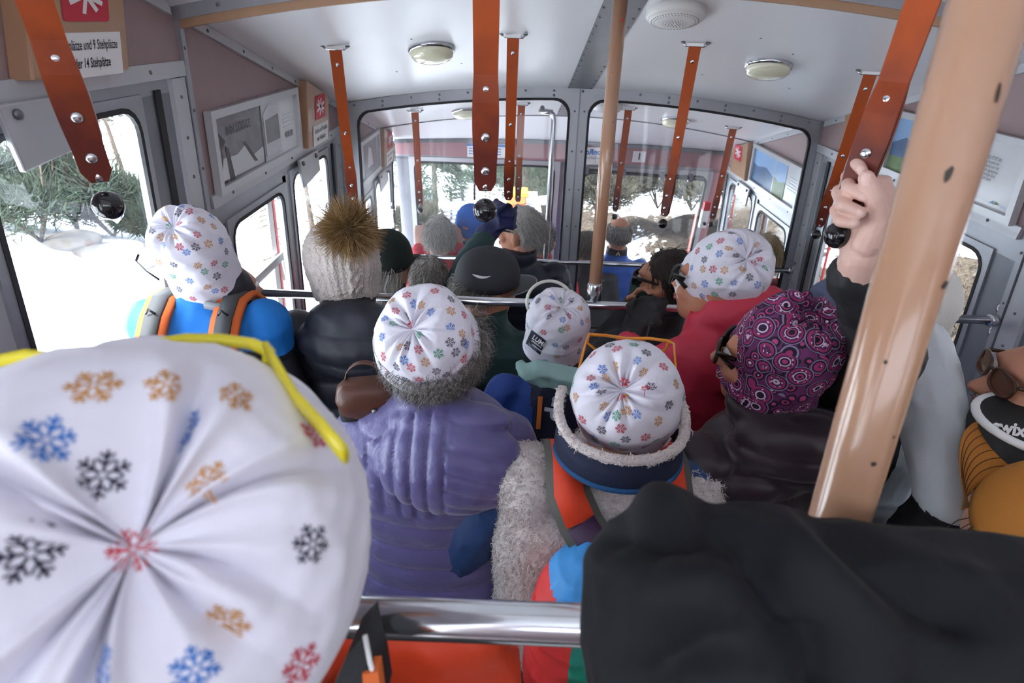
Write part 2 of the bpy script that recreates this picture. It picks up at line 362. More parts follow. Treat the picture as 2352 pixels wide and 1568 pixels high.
def pole(k, lab, chips):
    b = Vector((.2*S, (A0+k)*S+.03, (B0-T0*k)*S+ZC)); up = Vector((0, .19, .982)); o = tag(empty('grab_pole', b), lab, 'pole', 'beige grab poles')
    x, y = .2, A0+k; L = .1
    while True:
        q = b+up*L
        if q.z > roof(.2, q.y/S)*S+ZC-.012: break
        L += .01
    m = MB(); m.tube([b-up*(.9 if k < 0 else .02), b+up*L], .019, PAINT, 28); po = m.build('pole_tube', o)
    rnd = random.Random(k+5); dv = Vector((0, -1, .19))
    for (h, a, w_, l_, *rd) in chips:
        m = MB(); a = math.radians(a); n_ = (Vector((1, 0, 0))*math.sin(a)+dv.normalized()*math.cos(a)); t_ = up.cross(n_)
        vs = []; N = 9
        for i in range(N):
            f = 2*PI*i/N; rr = rnd.uniform(.6, 1.1); u_ = math.cos(f)*w_*rr/.019; z_ = math.sin(f)*l_*rr
            vs.append(b+up*(h+z_)+(n_*math.cos(u_)+t_*math.sin(u_))*.0193)
        m.add(vs, [tuple(range(N))], RED if rd else DENT); m.build('red_mark' if rd else 'paint_chip', o)
    m = MB(); m.lathe([(.026, 0), (.026, .012), (.02, .016), (.02, .02)], b+up*(L-.025), up, STEEL, 20); m.build('top_flange', o)
    if k == 0:
        m = MB(); m.lathe([(.022, -.012), (.022, .05), (.0195, .055)], b, up, STEEL, 20); m.tube([b+Vector((0, -.022, .04)), b+Vector((0, -.03, .028)), b+Vector((0, -.022, .016))], .006, SCREW, 10)
        m.build('clamp', o)
    return o
pole(-1, 'thick beige grab pole close to the viewer with chipped paint', [(.52, 35, .004, .012), (.5, 42, .003, .009), (.41, -12, .003, .004), (.25, 30, .004, .003), (.13, -5, .002, .002), (.15, 20, .0015, .0015), (.05, 30, .006, .0015), (.03, -22, .0025, .004), (.005, -30, .0018, .006), (.31, -25, .002, .005), (.35, 10, .0018, .006), (.2, -35, .0015, .002)])
pole(0, 'slim beige grab pole clamped to the second handrail', [(.5, 20, .001, .004), (.3, -10, .001, .002), (.1, 25, .001, .002), (.42, 10, .001, .003), (.62, -20, .001, .002), (.74, 12, .004, .007, 1)])
o = tag(empty('grab_pole', pp(.135, 0, .06)), 'slim chrome grab pole beyond the glass partition beside its middle post', 'pole')
m = MB(); m.tube([pp(.135, -.5, .06), pp(.135, .55, .06), pp(.13, .575, .06), pp(.115, .585, .06), pp(.08, .587, .06)], .013, STEEL, 16); m.build('pole_tube', o)
m = MB(); m.box(pp(.1, .59, .06), .07, .03, .012, STEEL); m.ball(pp(.085, .6, .05), .012, SCREW, 10); m.build('elbow_bracket', o)
# ---------------------------------------------------------------- hanging straps
def leather(name, top, low):
    m = bpy.data.materials.new(name); m.use_nodes = True; n = m.node_tree; p = n.nodes['Principled BSDF']; p.inputs['Roughness'].default_value = .45; p.inputs['Specular IOR Level'].default_value = .25
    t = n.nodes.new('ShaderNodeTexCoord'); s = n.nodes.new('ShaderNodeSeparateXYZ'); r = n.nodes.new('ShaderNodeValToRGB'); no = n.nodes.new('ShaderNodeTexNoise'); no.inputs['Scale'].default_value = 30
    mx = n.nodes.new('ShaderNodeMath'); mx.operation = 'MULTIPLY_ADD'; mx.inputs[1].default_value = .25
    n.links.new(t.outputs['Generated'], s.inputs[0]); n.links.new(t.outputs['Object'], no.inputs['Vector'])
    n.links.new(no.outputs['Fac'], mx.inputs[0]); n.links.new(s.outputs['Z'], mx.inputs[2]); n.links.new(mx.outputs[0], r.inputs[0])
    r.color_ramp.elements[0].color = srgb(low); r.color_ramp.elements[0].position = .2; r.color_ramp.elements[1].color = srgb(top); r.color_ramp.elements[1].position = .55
    n.links.new(r.outputs[0], p.inputs['Base Color']); return m
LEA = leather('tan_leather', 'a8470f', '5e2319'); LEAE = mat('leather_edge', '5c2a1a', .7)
KNOB = mat('black_bakelite', '17171a', .12, coat=.3)
def strap(name, x, Y, ln, lab, yaw=0, twist=0, tint=None, sway=(0, 0), wide=.040):
    top = wp(x, Y, roof(x, Y)); o = tag(empty('hanging_strap', top), lab, 'hanging strap', 'leather hanging straps')
    dn = Vector((sway[0], sway[1], -1)).normalized()
    def fr(s):
        a = yaw+twist*s; X = Vector((math.cos(a), math.sin(a), 0)); X = (X-dn*X.dot(dn)).normalized(); return X, X.cross(dn)
    L = ln-.024; N = 14; low = .16; thk = .0022
    def w_(d):
        if d < L-low: return (wide+(.034-wide)*d/(L-low))/2*1.0
        e = (d-(L-low))/low
        return (.017+.0025*math.sin(PI*min(1, e*1.3)))*(1 if e < .9 else math.sqrt(max(.3, 1-((e-.9)/.115)**2)))
    # front layer, full length; back layer on the lower part
    ds = list(np.linspace(0, L-low, N))+list(np.linspace(L-low+.008, L, 12)); vs = []
    for d in ds:
        X, Nn = fr(d/L); c = top+dn*(d+.012); h = w_(d); e = 0 if d < L-low else min(1, (d-L+low)/.03)*.0045
        for q in (c-X*h-Nn*(thk+e), c+X*h-Nn*(thk+e), c+X*h+Nn*(thk-e), c-X*h+Nn*(thk-e)): vs.append(q)
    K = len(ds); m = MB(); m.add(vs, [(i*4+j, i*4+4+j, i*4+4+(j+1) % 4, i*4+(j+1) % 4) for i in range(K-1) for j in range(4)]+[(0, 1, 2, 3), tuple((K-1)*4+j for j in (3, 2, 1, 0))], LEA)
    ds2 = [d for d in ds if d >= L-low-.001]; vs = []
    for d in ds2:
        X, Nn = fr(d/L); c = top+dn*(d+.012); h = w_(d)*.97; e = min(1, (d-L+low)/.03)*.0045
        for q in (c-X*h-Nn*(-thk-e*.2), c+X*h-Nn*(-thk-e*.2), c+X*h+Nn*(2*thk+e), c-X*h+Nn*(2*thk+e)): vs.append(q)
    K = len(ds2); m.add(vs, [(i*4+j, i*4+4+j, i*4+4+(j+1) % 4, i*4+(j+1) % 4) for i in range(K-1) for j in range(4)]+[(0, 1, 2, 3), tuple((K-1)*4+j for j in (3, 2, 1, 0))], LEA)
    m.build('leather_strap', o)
    for d in (.045, L*.5, L-.14, L-.078, L-.03):
        X, Nn = fr(d/L); c = top+dn*(d+.012); e = .0045 if d > L-low+.02 else 0
        m = MB(); m.lathe([(.0068, 0), (.0068, .001), (.005, .0026), (.002, .0032)], c-Nn*(thk+e), -Nn, STEEL, 14); m.build('rivet', o)
    X, Nn = fr(0); m = MB(); m.box(top+dn*.008, .052, .014, .009, SIGNW, X, Nn, -dn)
    m.tube([top+X*-.042+dn*.002, top+X*-.03+dn*.012, top+X*.03+dn*.012, top+X*.042+dn*.002], .0035, STEEL, 8)
    for s_ in (-1, 1): m.lathe([(.008, 0), (.008, .004), (.004, .006)], top+X*s_*.04, dn, SCREW, 10)
    m.build('ceiling_bracket', o)
    X, Nn = fr(1); c = top+dn*(L+.0)+Nn*.003; m = MB(); m.lathe([(.0085, -.006), (.0105, .006), (.0105, .012)], c, dn, STEEL, 14)
    m.tube([c+X*.014-dn*.075+Nn*.001, c+X*.013-dn*.02, c-dn*-.004], [.003, .003, .004], STEEL, 8); m.build('metal_stem', o)
    m = MB(); m.ball(top+dn*(ln+.02), .0187, KNOB, 24); m.build('ball_knob', o)
    return o, top+dn*(ln+.02), dn
def straph(n_, p, lab, *a, **k):
    q = at(*p); x, y = q.x/S, q.y/S; return strap(n_, x, y, roof(x, y)*S+ZC-q.z-.02, lab, *a, **k)
straph('a', (249, 472, .71), 'tan leather strap hanging in front of the snowy side window, nearest left', .6, .1, wide=.042)
straph('b', (1114, 483, .84), 'broad leather strap with black ball hanging in the middle of the view', .03, .05, wide=.042)
_, HANDBALL, HANDDN = straph('c', (1926, 540, .74), 'leather strap gripped by a bare hand beside the thick beige pole', -.75, -.2, wide=.042)
strap('d', -.517, 1.66, .545, 'leather strap hanging directly above the fur pompom', .15)
strap('e', -.03, 1.68, .56, 'leather strap gripped by a navy glove', -.1, .1)
strap('f', .475, 1.7, .6, 'twisted leather strap hanging free right of the thin beige pole', -.25, -.7)
strap('g', .987, 1.71, .56, 'leather strap hanging before the sign box at the right wall', -.5)
strap('h', -.483, 2.606, .535, 'leather strap behind the partition glass nearest the left wall', .1)
strap('i', 0, 2.61, .55, 'leather strap behind the glass, ending at the orange machine outside', 0)
strap('j', .485, 2.62, .585, 'leather strap behind the glass beside the number one sign', -.1, -.2)
strap('k', 1.0, 2.69, .55, 'leather strap behind the glass at the right front corner', -.3, -.4)
# ---------------------------------------------------------------- ceiling lamps and loudspeakers
LAMPG = mat('lamp_lens', 'e9e6c9', .12, coat=.4)
PLAST = mat('white_plastic', 'e2e0dc', .4)
def clamp_(name, x, Y, lab, cat, grp, spk=False):
    c = wp(x, Y, roof(x, Y)); ax = Vector((-.19*(x-XC)/.97*1.0, -.3, -1)).normalized(); o = tag(empty(name, c), lab, cat, grp)
    if not spk:
        m = MB(); m.lathe([(.082, -.004), (.083, .006), (.08, .012), (.074, .014), (.07, .012)], c, ax, STEEL, 40); m.build('chrome_rim', o)
        m = MB(); N = 96; prof = [(.0745, .01), (.0755, .016), (.073, .026), (.064, .036), (.045, .043), (.02, .0465), (.001, .047)]
        x_ = Vector((1, 0, 0)); x_ = (x_-ax*x_.dot(ax)).normalized(); y_ = ax.cross(x_); vs = []
        for i, (r, h) in enumerate(prof):
            for j in range(N):
                a = 2*PI*j/N; rr = r*(1+(.012*(j % 2) if 1 <= i <= 2 else 0)); vs.append(c+ax*h+x_*rr*math.cos(a)+y_*rr*math.sin(a))
        m.add(vs, [(i*N+j, i*N+(j+1) % N, (i+1)*N+(j+1) % N, (i+1)*N+j) for i in range(len(prof)-1) for j in range(N)], LAMPG, True); m.build('lamp_lens', o)
    else:
        m = MB(); m.lathe([(.082, -.004), (.082, .02), (.076, .026), (.072, .026), (.07, .03), (.045, .036), (.001, .037)], c, ax, PLAST, 40); m.build('housing', o)
        m = MB(); x_ = Vector((1, 0, 0)); x_ = (x_-ax*x_.dot(ax)).normalized(); y_ = ax.cross(x_)
        for r in range(1, 9):
            for j in range(6*r):
                a = 2*PI*j/(6*r); q = c+ax*(.037-.0000+(-(r/8)**2*.006))+x_*r*.0082*math.cos(a)+y_*r*.0082*math.sin(a); m.lathe([(.0017, -.001), (.0017, .0009)], q, ax, SCREW, 6)
        m.build('grille_holes', o)
clamp_('ceiling_lamp', -.27, 1.775, 'round ceiling lamp left of the broad middle strap', 'ceiling lamp', 'round ceiling lamps')
clamp_('ceiling_lamp', .737, 1.815, 'round ceiling lamp between the two right hand straps', 'ceiling lamp', 'round ceiling lamps')
clamp_('ceiling_lamp', -.265, 2.74, 'round ceiling lamp behind the glass, half hidden by the broad strap', 'ceiling lamp', 'round ceiling lamps')
clamp_('ceiling_lamp', .742, 2.765, 'round ceiling lamp behind the glass, over the right front window', 'ceiling lamp', 'round ceiling lamps')
clamp_('ceiling_speaker', .356, 1.49, 'round white perforated loudspeaker at the top beside the thin pole', 'loudspeaker', 'round loudspeakers', True)
clamp_('ceiling_speaker', .385, 2.6, 'round white loudspeaker behind the glass, partly behind the thin pole', 'loudspeaker', 'round loudspeakers', True)
# ---------------------------------------------------------------- sign boxes, door plates, posters
CARD = mat('tape_brown_box', 'b08a6c', .3, var=.06, vscale=10, coat=.3); CARDD = mat('box_side_brown', '8d6b52', .5)
TAPE = mat('clear_brown_tape', 'a58670', .15, coat=.6)
ALUW = mat('poster_frame', 'c9cacc', .35, .4); PLATE = mat('door_plate', 'b9babd', .35, .4, var=.06)
def ywall(side, k, dy, dz, off=0): return wp(XL+off if side < 0 else XR-off, A0+k+dy, B0-T0*k+dz)
def signbox(side, k, lab, label_on=True):
    Yd = Vector((0, 1, 0)); Zd = Vector((0, 0, 1)); sX = Vector((-side, 0, 0)); o = tag(empty('sign_box', ywall(side, k, .85, .2)), lab, 'sign box', 'brown sign boxes on the walls')
    y0, y1 = .675, .892; top = lambda dy: roofedge(k, dy+.04)-.002; dp = .036; shr = .38
    P = lambda dy, dz, off=dp: ywall(side, k, dy+shr*(dz-.3), dz, off)
    m = MB(); m.prism([P(y0, .215, 0), P(y1, .215, 0), P(y1, top(y1), 0), P(y0, top(y0), 0)], sX*dp*S, CARD); m.build('box_body', o, bevel=.004)
    e = sX*.0012
    # reading direction: text runs so that it reads from inside the car
    R_ = Vector((0, 1 if side < 0 else -1, 0)); cy = .795; Zd = Vector((0, shr, 1))
    m = MB(); q = lambda u, v: P(cy, .3)+R_*u*S+Zd*((v-.3)*S)+e
    c = top(y1)-.07 if False else .325
    pts = rrect(-.052, .052, c-.036, c+.036, .006, 4); m.prism([q(*p) for p in pts], sX*.001, SIGNR)
    for a in (25, 80, 125, 155): 
        a = math.radians(a); d = (math.cos(a)*.04, math.sin(a)*.026); n_ = (-math.sin(a)*.0035, math.cos(a)*.0035)
        m.prism([q(-d[0]-n_[0], c-d[1]-n_[1]), q(d[0]-n_[0], c+d[1]-n_[1]), q(d[0]+n_[0], c+d[1]+n_[1]), q(-d[0]+n_[0], c-d[1]+n_[1])], sX*.0022, SIGNW)
    m.build('red_emblem', o)
    if label_on:
        m = MB(); m.prism([q(-.076, .217-.005), q(.076, .212), q(.076, .274), q(-.076, .274)], sX*.0012, SIGNW); b = q(0, .243)+sX*.0015
        puttext(m, 'Sitzplätze und 9 Stehplätze', b+Zd*.016, R_, Zd, .0235, INK, bold=.008, sx=.62); puttext(m, 'oder 14 Stehplätze', b-Zd*.014, R_, Zd, .0235, INK, bold=.014, sx=.6)
        m.build('capacity_label', o)
    return o
def plate(side, k, lab):
    sX = Vector((-side, 0, 0)); P = lambda dy, dz, off=.012: ywall(side, k, dy, dz, off); o = tag(empty('door_plate', P(.66, .13)), lab, 'metal plate', 'door mechanism plates')
    m = MB(); m.prism([P(.585, .1), P(.76, .118), P(.765, .19), P(.585, .19)], sX*.012, PLATE); m.build('cover_plate', o, bevel=.003)
    for dy, dz in ((.61, .175), (.735, .175)): m = MB(); m.lathe([(.009, 0), (.009, .004), (.005, .007)], P(dy, dz)+sX*.012, sX, SCREW, 12); m.build('bolt', o)
    m = MB(); b = P(.72, .0, -.0); m.tube([b+Vector((0, 0, .02)), b+sX*.01, b+sX*.03+Vector((0, 0, -.02)), b+sX*.045+Vector((0, 0, -.005)), b+sX*.047+Vector((0, 0, .012))], .004, STEEL, 8); m.build('coat_hook', o)
for side, sn in ((-1, 'left'), (1, 'right')):
    for k, where in ((-1, 'nearest the viewer'), (0, 'before the glass partition'), (1, 'behind the partition glass')):
        if side > 0 and k == -1: continue
        signbox(side, k, 'brown box with red emblem on the %s wall, %s' % (sn, where), not (k == 1 and side > 0))
        plate(side, k, 'grey metal plate under the sign box on the %s wall, %s' % (sn, where))
PHOTO_SKY = mat('print_sky', '8fb3dc', .4); PHOTO_MT = mat('print_mountains', '4f6f96', .4, var=.5, vscale=20); PHOTO_GR = mat('print_meadow', '6f8a5a', .4, var=.5, vscale=30)
PHOTO_G = mat('print_grey', '8a898c', .4, var=.4, vscale=25); PHOTO_L = mat('print_light', 'd5d5d8', .35); PHOTO_D = mat('print_dark', '4d4a4a', .4, var=.3, vscale=30); PAPER = mat('poster_paper', 'dfe1e2', .25, coat=.4)
def poster(side, k, lab, style):
    sX = Vector((-side, 0, 0)); P = lambda dy, dz, off=.006: ywall(side, k, dy+.2*(dz-.3), dz, off); o = tag(empty('wall_poster', P(.42, .3)), lab, 'poster', 'framed posters on the side walls')
    y0, y1, z0, z1 = .1, .65, .213, .398
    m = MB(); ring(m, [(y1-.018, z1-.018), (y0+.018, z1-.018), (y0+.018, z0+.018), (y1-.018, z0+.018)], [(y1, z1), (y0, z1), (y0, z0), (y1, z0)], lambda a, b: P(a, b, .022), Vector((side*.018*S, 0, 0)), ALUW); m.build('frame', o)
    m = MB(); m.prism([P(y0+.012, z0+.012, .004), P(y1-.012, z0+.012, .004), P(y1-.012, z1-.012, .004), P(y0+.012, z1-.012, .004)], sX*.006, PAPER)
    R_ = Vector((0, 1 if side < 0 else -1, 0)); w_ = y1-y0-.036; h_ = z1-z0-.036; org = P(y0+.018 if side < 0 else y1-.018, z0+.018, .0095); Zd = Vector((0, .2, 1))
    q = lambda u, v, l=0: org+R_*u*w_*S+Zd*v*h_*S+sX*(l*.0006)
    def poly(pts, mt, l=1): m.prism([q(u, v, l) for u, v in pts], sX*.0005, mt)
    if style == 'lodge':
        poly([(0, 0), (.5, 0), (.5, 1), (0, 1)], PHOTO_G); poly([(.0, .0), (.08, 0), (.06, .5), (.1, .62), (.0, .9)], PHOTO_D, 2); poly([(.02, .05), (.5, .02), (.5, .3), (.36, .22), (.3, .45), (.2, .35), (.06, .38)], PHOTO_L, 3)
        poly([(.1, 0), (.15, 0), (.12, .5), (.09, .55)], PHOTO_D, 4); poly([(.38, .12), (.42, .1), (.3, .5), (.27, .5)], PHOTO_D, 4)
        puttext(m, 'INN LODGE', q(.24, .76, 6), R_, Zd, .034, PHOTO_D, sx=.9, bold=.01)
        poly([(.505, 0), (.52, 0), (.52, 1), (.505, 1)], PHOTO_D, 3); poly([(.54, .08), (.76, .08), (.76, .88), (.62, .95), (.54, .82)], PHOTO_L, 3); poly([(.56, .3), (.74, .3), (.74, .75), (.56, .7)], PHOTO_G, 4)
        for i in range(4): poly([(.8, .66-i*.07), (.96-.03*(i % 2), .66-i*.07), (.96-.03*(i % 2), .68-i*.07), (.8, .68-i*.07)], PHOTO_L, 4)
        for i in range(3): poly([(.83+.04*i, .25), (.855+.04*i, .25), (.855+.04*i, .36), (.83+.04*i, .36)], PHOTO_G, 4)
    elif style == 'alps':
        poly([(0, 0), (.62, 0), (.62, 1), (0, 1)], PHOTO_SKY); poly([(0, 0), (.62, 0), (.62, .52), (.5, .44), (.4, .6), (.28, .5), (.12, .66), (0, .5)], PHOTO_MT, 2); poly([(0, 0), (.62, 0), (.62, .1), (.4, .24), (.2, .3), (0, .26)], PHOTO_GR, 3); poly([(.3, 0), (.34, 0), (.62, .16), (.62, .2)], PAPER, 4)
        for i, t_ in enumerate(('AKTIVES NICHTSTUN', 'Die perfekte Auszeit bei', 'feinster Kulinarik und mit', 'bester Aussicht geniessen.', 'Eine unvergessliche Zeit', 'für Körper und Geist')):
            puttext(m, t_, q(.69, .74-i*.065, 3), R_, Zd, .0125 if i else .0135, PHOTO_D, align='LEFT', sx=.8)
        poly([(.86, .08), (.89, .08), (.88, .13)], PHOTO_SKY, 3); poly([(.89, .08), (.92, .09), (.9, .13)], PHOTO_GR, 3); puttext(m, 'gültig', q(.95, .085, 3), R_, Zd, .01, PHOTO_SKY)
    elif style == 'blue':
        poly([(0, 0), (.48, 0), (.48, 1), (0, 1)], PHOTO_SKY); poly([(0, 0), (.48, 0), (.48, .45), (.3, .6), (.1, .5), (0, .55)], PHOTO_MT, 2); poly([(.485, 0), (.495, 0), (.495, 1), (.485, 1)], PAPER, 5)
        poly([(.5, 0), (.74, 0), (.74, 1), (.5, 1)], PHOTO_SKY); poly([(.5, 0), (.74, 0), (.74, .5), (.6, .4), (.5, .5)], PHOTO_GR, 2)
        for i in range(5): poly([(.78, .7-i*.08), (.95, .7-i*.08), (.95, .72-i*.08), (.78, .72-i*.08)], PHOTO_L, 2)
    else:
        poly([(.04, .08), (.44, .08), (.44, .92), (.04, .92)], PHOTO_L); poly([(.52, .04), (.96, .04), (.96, .94), (.52, .94)], PHOTO_G); poly([(.49, 0), (.5, 0), (.5, 1), (.49, 1)], PHOTO_D, 2); poly([(.6, .2), (.8, .2), (.75, .7), (.66, .8)], PHOTO_L, 2)
    m.build('poster_sheet', o)
poster(-1, 0, 'grey framed poster with lodge picture on the left wall above the window', 'lodge')
poster(1, 0, 'framed poster with blue mountain photo on the right wall near the thick pole', 'alps')
poster(-1, 1, 'pale framed poster behind the glass on the left wall', 'pale')
poster(1, 1, 'framed poster with two blue landscapes behind the glass on the right wall', 'blue')
# stickers on the front wall (seen through the partition)
BLUE = mat('sticker_blue', '2f78c0', .4)
def sticker(name, x0, x1, z0, z1, lab, fn, bgm=SIGNW):
    o = MB(); o.prism([fp(x0, z0, -.004), fp(x1, z0, -.004), fp(x1, z1, -.004), fp(x0, z1, -.004)], (0, .003, 0), bgm); fn(o); return tag(o.build(name), lab, 'sign')
sticker('number_sign', .665, .742, -.685, -.622, 'small white sign with the number 1 above the right front window', lambda o: puttext(o, '1', fp(.7035, -.653, -.006), (1, 0, 0), (0, 0, 1), .065, INK, bold=.02))
def vr(o): puttext(o, 'vonRoll', fp(.43, -.637, -.006), (-1, 0, 0), (0, 0, 1), .05, BLUE, bold=.03, lift=-.001); puttext(o, 'Seilbahnen', fp(.43, -.668, -.006), (-1, 0, 0), (0, 0, 1), .03, PHOTO_G, lift=-.001)
sticker('maker_sign', .35, .52, -.71, -.61, 'white sign with blue mirrored lettering beside the partition post', vr)
def st(o):
    o.prism([fp(-.31, -.628, -.006), fp(-.08, -.628, -.006), fp(-.08, -.613, -.006), fp(-.31, -.613, -.006)], (0, .002, 0), BLUE)
    for i in range(3):
        for j in range(2): o.prism([fp(-.3+.11*j, -.643-.015*i, -.006), fp(-.22+.11*j, -.643-.015*i, -.006), fp(-.22+.11*j, -.638-.015*i, -.006), fp(-.3+.11*j, -.638-.015*i, -.006)], (0, .002, 0), BLUE)
sticker('notice_sticker', -.31, -.08, -.69, -.61, 'white and blue notice behind the broad middle strap', st)
m = MB(); m.tube([fp(.37, -.735, -.03), fp(1.1, -.765, -.03)], .012, RUB, 10)
for x in (.4, .62, .85, 1.02): m.box(fp(x, -.733-.04*(x-.37), -.03), .03, .03, .05, ALUD)
tag(m.build('window_roller_bar'), 'dark roller bar across the top of the right front window', 'bar')
m = MB(); m.box(fp(1.15, -1.0, -.04), .05, .04, .13, SIGNW); m.box(fp(1.15, -.92, -.04), .045, .04, .06, RED); m.lathe([(.012, 0), (.012, .02)], fp(1.15, -1.02, -.065), (0, -1, 0), RUB, 12)
tag(m.build('emergency_handle'), 'white and red emergency handle at the right front corner', 'handle')
m = MB(); m.box(ywall(-1, 1, .78, -.1, .02)+Vector((0, 0, 0)), .02, .03, .12, ALUL); m.box(ywall(-1, 1, .78, -.1, .03), .02, .014, .06, RUB); tag(m.build('door_latch'), 'grey door latch with dark slot on the left wall behind the glass', 'latch')
# ---------------------------------------------------------------- people: tools
def capsule(mb, p0, p1, r0, r1, m, n=12):
    p0 = Vector(p0); p1 = Vector(p1); d = p1-p0; L = max(d.length, 1e-5); d.normalize(); pr = []
    for i in range(1, 5): a = PI/2*i/4; pr.append((r0*math.sin(a), -r0*math.cos(a)))
    pr = [(r0*.05, -r0)]+pr
    q = [(r1*math.cos(PI/2*i/4), L+r1*math.sin(PI/2*i/4)) for i in range(4)]+[(r1*.05, L+r1)]
    mb.lathe(pr+q, p0, d, m, n)
def chain(mb, pts, rs, m, n=12):
    for i in range(len(pts)-1): capsule(mb, pts[i], pts[i+1], rs[i], rs[i+1], m, n)
def ellip(mb, c, r, m, M=None, n=18):
    k = n//2; vs = []; M = M or Matrix.Identity(3); c = Vector(c)
    for i in range(k+1):
        a = PI*i/k
        for j in range(n):
            b = 2*PI*j/n; s_ = max(1e-3, math.sin(a)); vs.append(c+M@Vector((r[0]*s_*math.cos(b), r[1]*s_*math.sin(b), -r[2]*math.cos(a))))
    mb.add(vs, [(i*n+j, i*n+(j+1) % n, (i+1)*n+(j+1) % n, (i+1)*n+j) for i in range(k) for j in range(n)]+[tuple(range(n))[::-1], tuple(range(k*n, k*n+n))], m, True)
def loft(mb, rings, m, n=20, pw=2.0):
    """rings: (centre, rx, ry, X, Y)"""
    vs = []
    for (c, rx, ry, X, Y) in rings:
        for j in range(n):
            a = 2*PI*j/n; ca, sa = math.cos(a), math.sin(a); e = 2/pw
            vs.append(Vector(c)+Vector(X)*rx*math.copysign(abs(ca)**e, ca)+Vector(Y)*ry*math.copysign(abs(sa)**e, sa))
    k = len(rings)
    mb.add(vs, [(i*n+j, i*n+(j+1) % n, (i+1)*n+(j+1) % n, (i+1)*n+j) for i in range(k-1) for j in range(n)]+[tuple(range(n))[::-1], tuple(range((k-1)*n, k*n))], m, True)
def remesh(mb, name, voxel, smooth=4, parent=None, m=None, disp=None, mslot=None):
    """fuse the overlapping shapes of mb into one continuous skin; disp(co, no) -> offset along the normal"""
    o = mb.build(name); r = o.modifiers.new('r', 'REMESH'); r.mode = 'VOXEL'; r.voxel_size = voxel; r.use_smooth_shade = True
    if smooth: q = o.modifiers.new('q', 'SMOOTH'); q.factor = .5; q.iterations = smooth
    dg = bpy.context.evaluated_depsgraph_get(); dg.update(); me = bpy.data.meshes.new_from_object(o.evaluated_get(dg))
    old = o.data; o.modifiers.clear(); o.data = me; bpy.data.meshes.remove(old); me.name = name
    me.materials.clear(); me.materials.append(m or mb.mats[0]); n = len(me.vertices)
    if disp is not None and n:
        co = np.empty(n*3, np.float32); me.vertices.foreach_get('co', co); co = co.reshape(-1, 3)
        no = np.empty(n*3, np.float32); me.vertices.foreach_get('normal', no); no = no.reshape(-1, 3)
        d = disp(co.astype(float), no.astype(float)); co = co+no*np.asarray(d, np.float32)[:, None]
        me.vertices.foreach_set('co', co.reshape(-1).astype(np.float32))
    if mslot is not None and n:
        k = len(me.polygons); c = np.empty(k*3, np.float32); me.polygons.foreach_get('center', c); mats, idx = mslot(c.reshape(-1, 3).astype(float))
        me.materials.clear()
        for q in mats: me.materials.append(q)
        me.polygons.foreach_set('material_index', np.asarray(idx, np.int32))
    me.polygons.foreach_set('use_smooth', [True]*len(me.polygons)); me.update()
    if parent is not None: o.parent = parent; o.matrix_parent_inverse = parent.matrix_basis.inverted()
    return o
def nz(co, sc, seed=0):          # cheap smooth pseudo noise, vectorised
    rg = np.random.RandomState(seed); r = np.zeros(len(co))
    for i in range(6):
        k = rg.normal(size=3); k /= np.linalg.norm(k); r += np.sin(co@k*sc*rg.uniform(.6, 1.7)+rg.uniform(0, 6.28)+1.3*np.sin(co@np.roll(k, 1)*sc*.7+i))
    return r/6
def crease(co, sc, seed=0): return -np.abs(nz(co, sc, seed))**.6
def rot(yaw=0, pitch=0, roll=0): return (Matrix.Rotation(math.radians(yaw), 3, 'Z') @ Matrix.Rotation(math.radians(pitch), 3, 'X') @ Matrix.Rotation(math.radians(roll), 3, 'Y'))
SKIN = mat('skin', 'c9967f', .5, var=.1, vscale=25); SKIN2 = mat('sunburnt_skin', 'c08468', .5, var=.12, vscale=30); SKINP = mat('pale_skin', 'dcb3a3', .45, var=.12, vscale=30, bump=.1, bscale=200)
EYEW = mat('eye_white', 'e8e4e0', .2); IRIS = mat('iris', '3a2e26', .15); LIP = mat('lip', 'a8605a', .5); NAIL = mat('nail', 'e6c0b4', .25)
TROU = mat('dark_trousers', '23242b', .8, bump=.2, bscale=20); SHOE = mat('shoe_black', '1b1b1d', .6)
def hand(mb, w, d, up, s, m, curl=.6):
    """five fingered hand from wrist w pointing along d; up = back of the hand; s = thumb side"""
    w = Vector(w); d = Vector(d).normalized(); up = Vector(up); up = (up-d*up.dot(d)).normalized(); x = d.cross(up)*s
    loft(mb, [(w, .024, .018, x, up), (w+d*.03, .034, .018, x, up), (w+d*.075, .04, .014, x, up), (w+d*.088, .037, .01, x, up)], m, 12)
    for i, (o_, l) in enumerate(((.03, .07), (.011, .078), (-.009, .073), (-.027, .058))):
        p = w+d*.085+x*o_; a = 0; pts = [p]
        for j in range(3): a += curl*(.6+.15*i*.3); p = p+(d*math.cos(a)-up*math.sin(a))*l*(.45, .32, .25)[j]; pts.append(p)
        chain(mb, pts, [.0095, .0088, .0078, .0065], m, 8)
    p = w+d*.02+x*.028; chain(mb, [p, p+d*.028+x*.024-up*.008, p+d*.055+x*.03-up*.018, p+d*.074+x*.026-up*.026], [.014, .011, .0098, .008], m, 8)
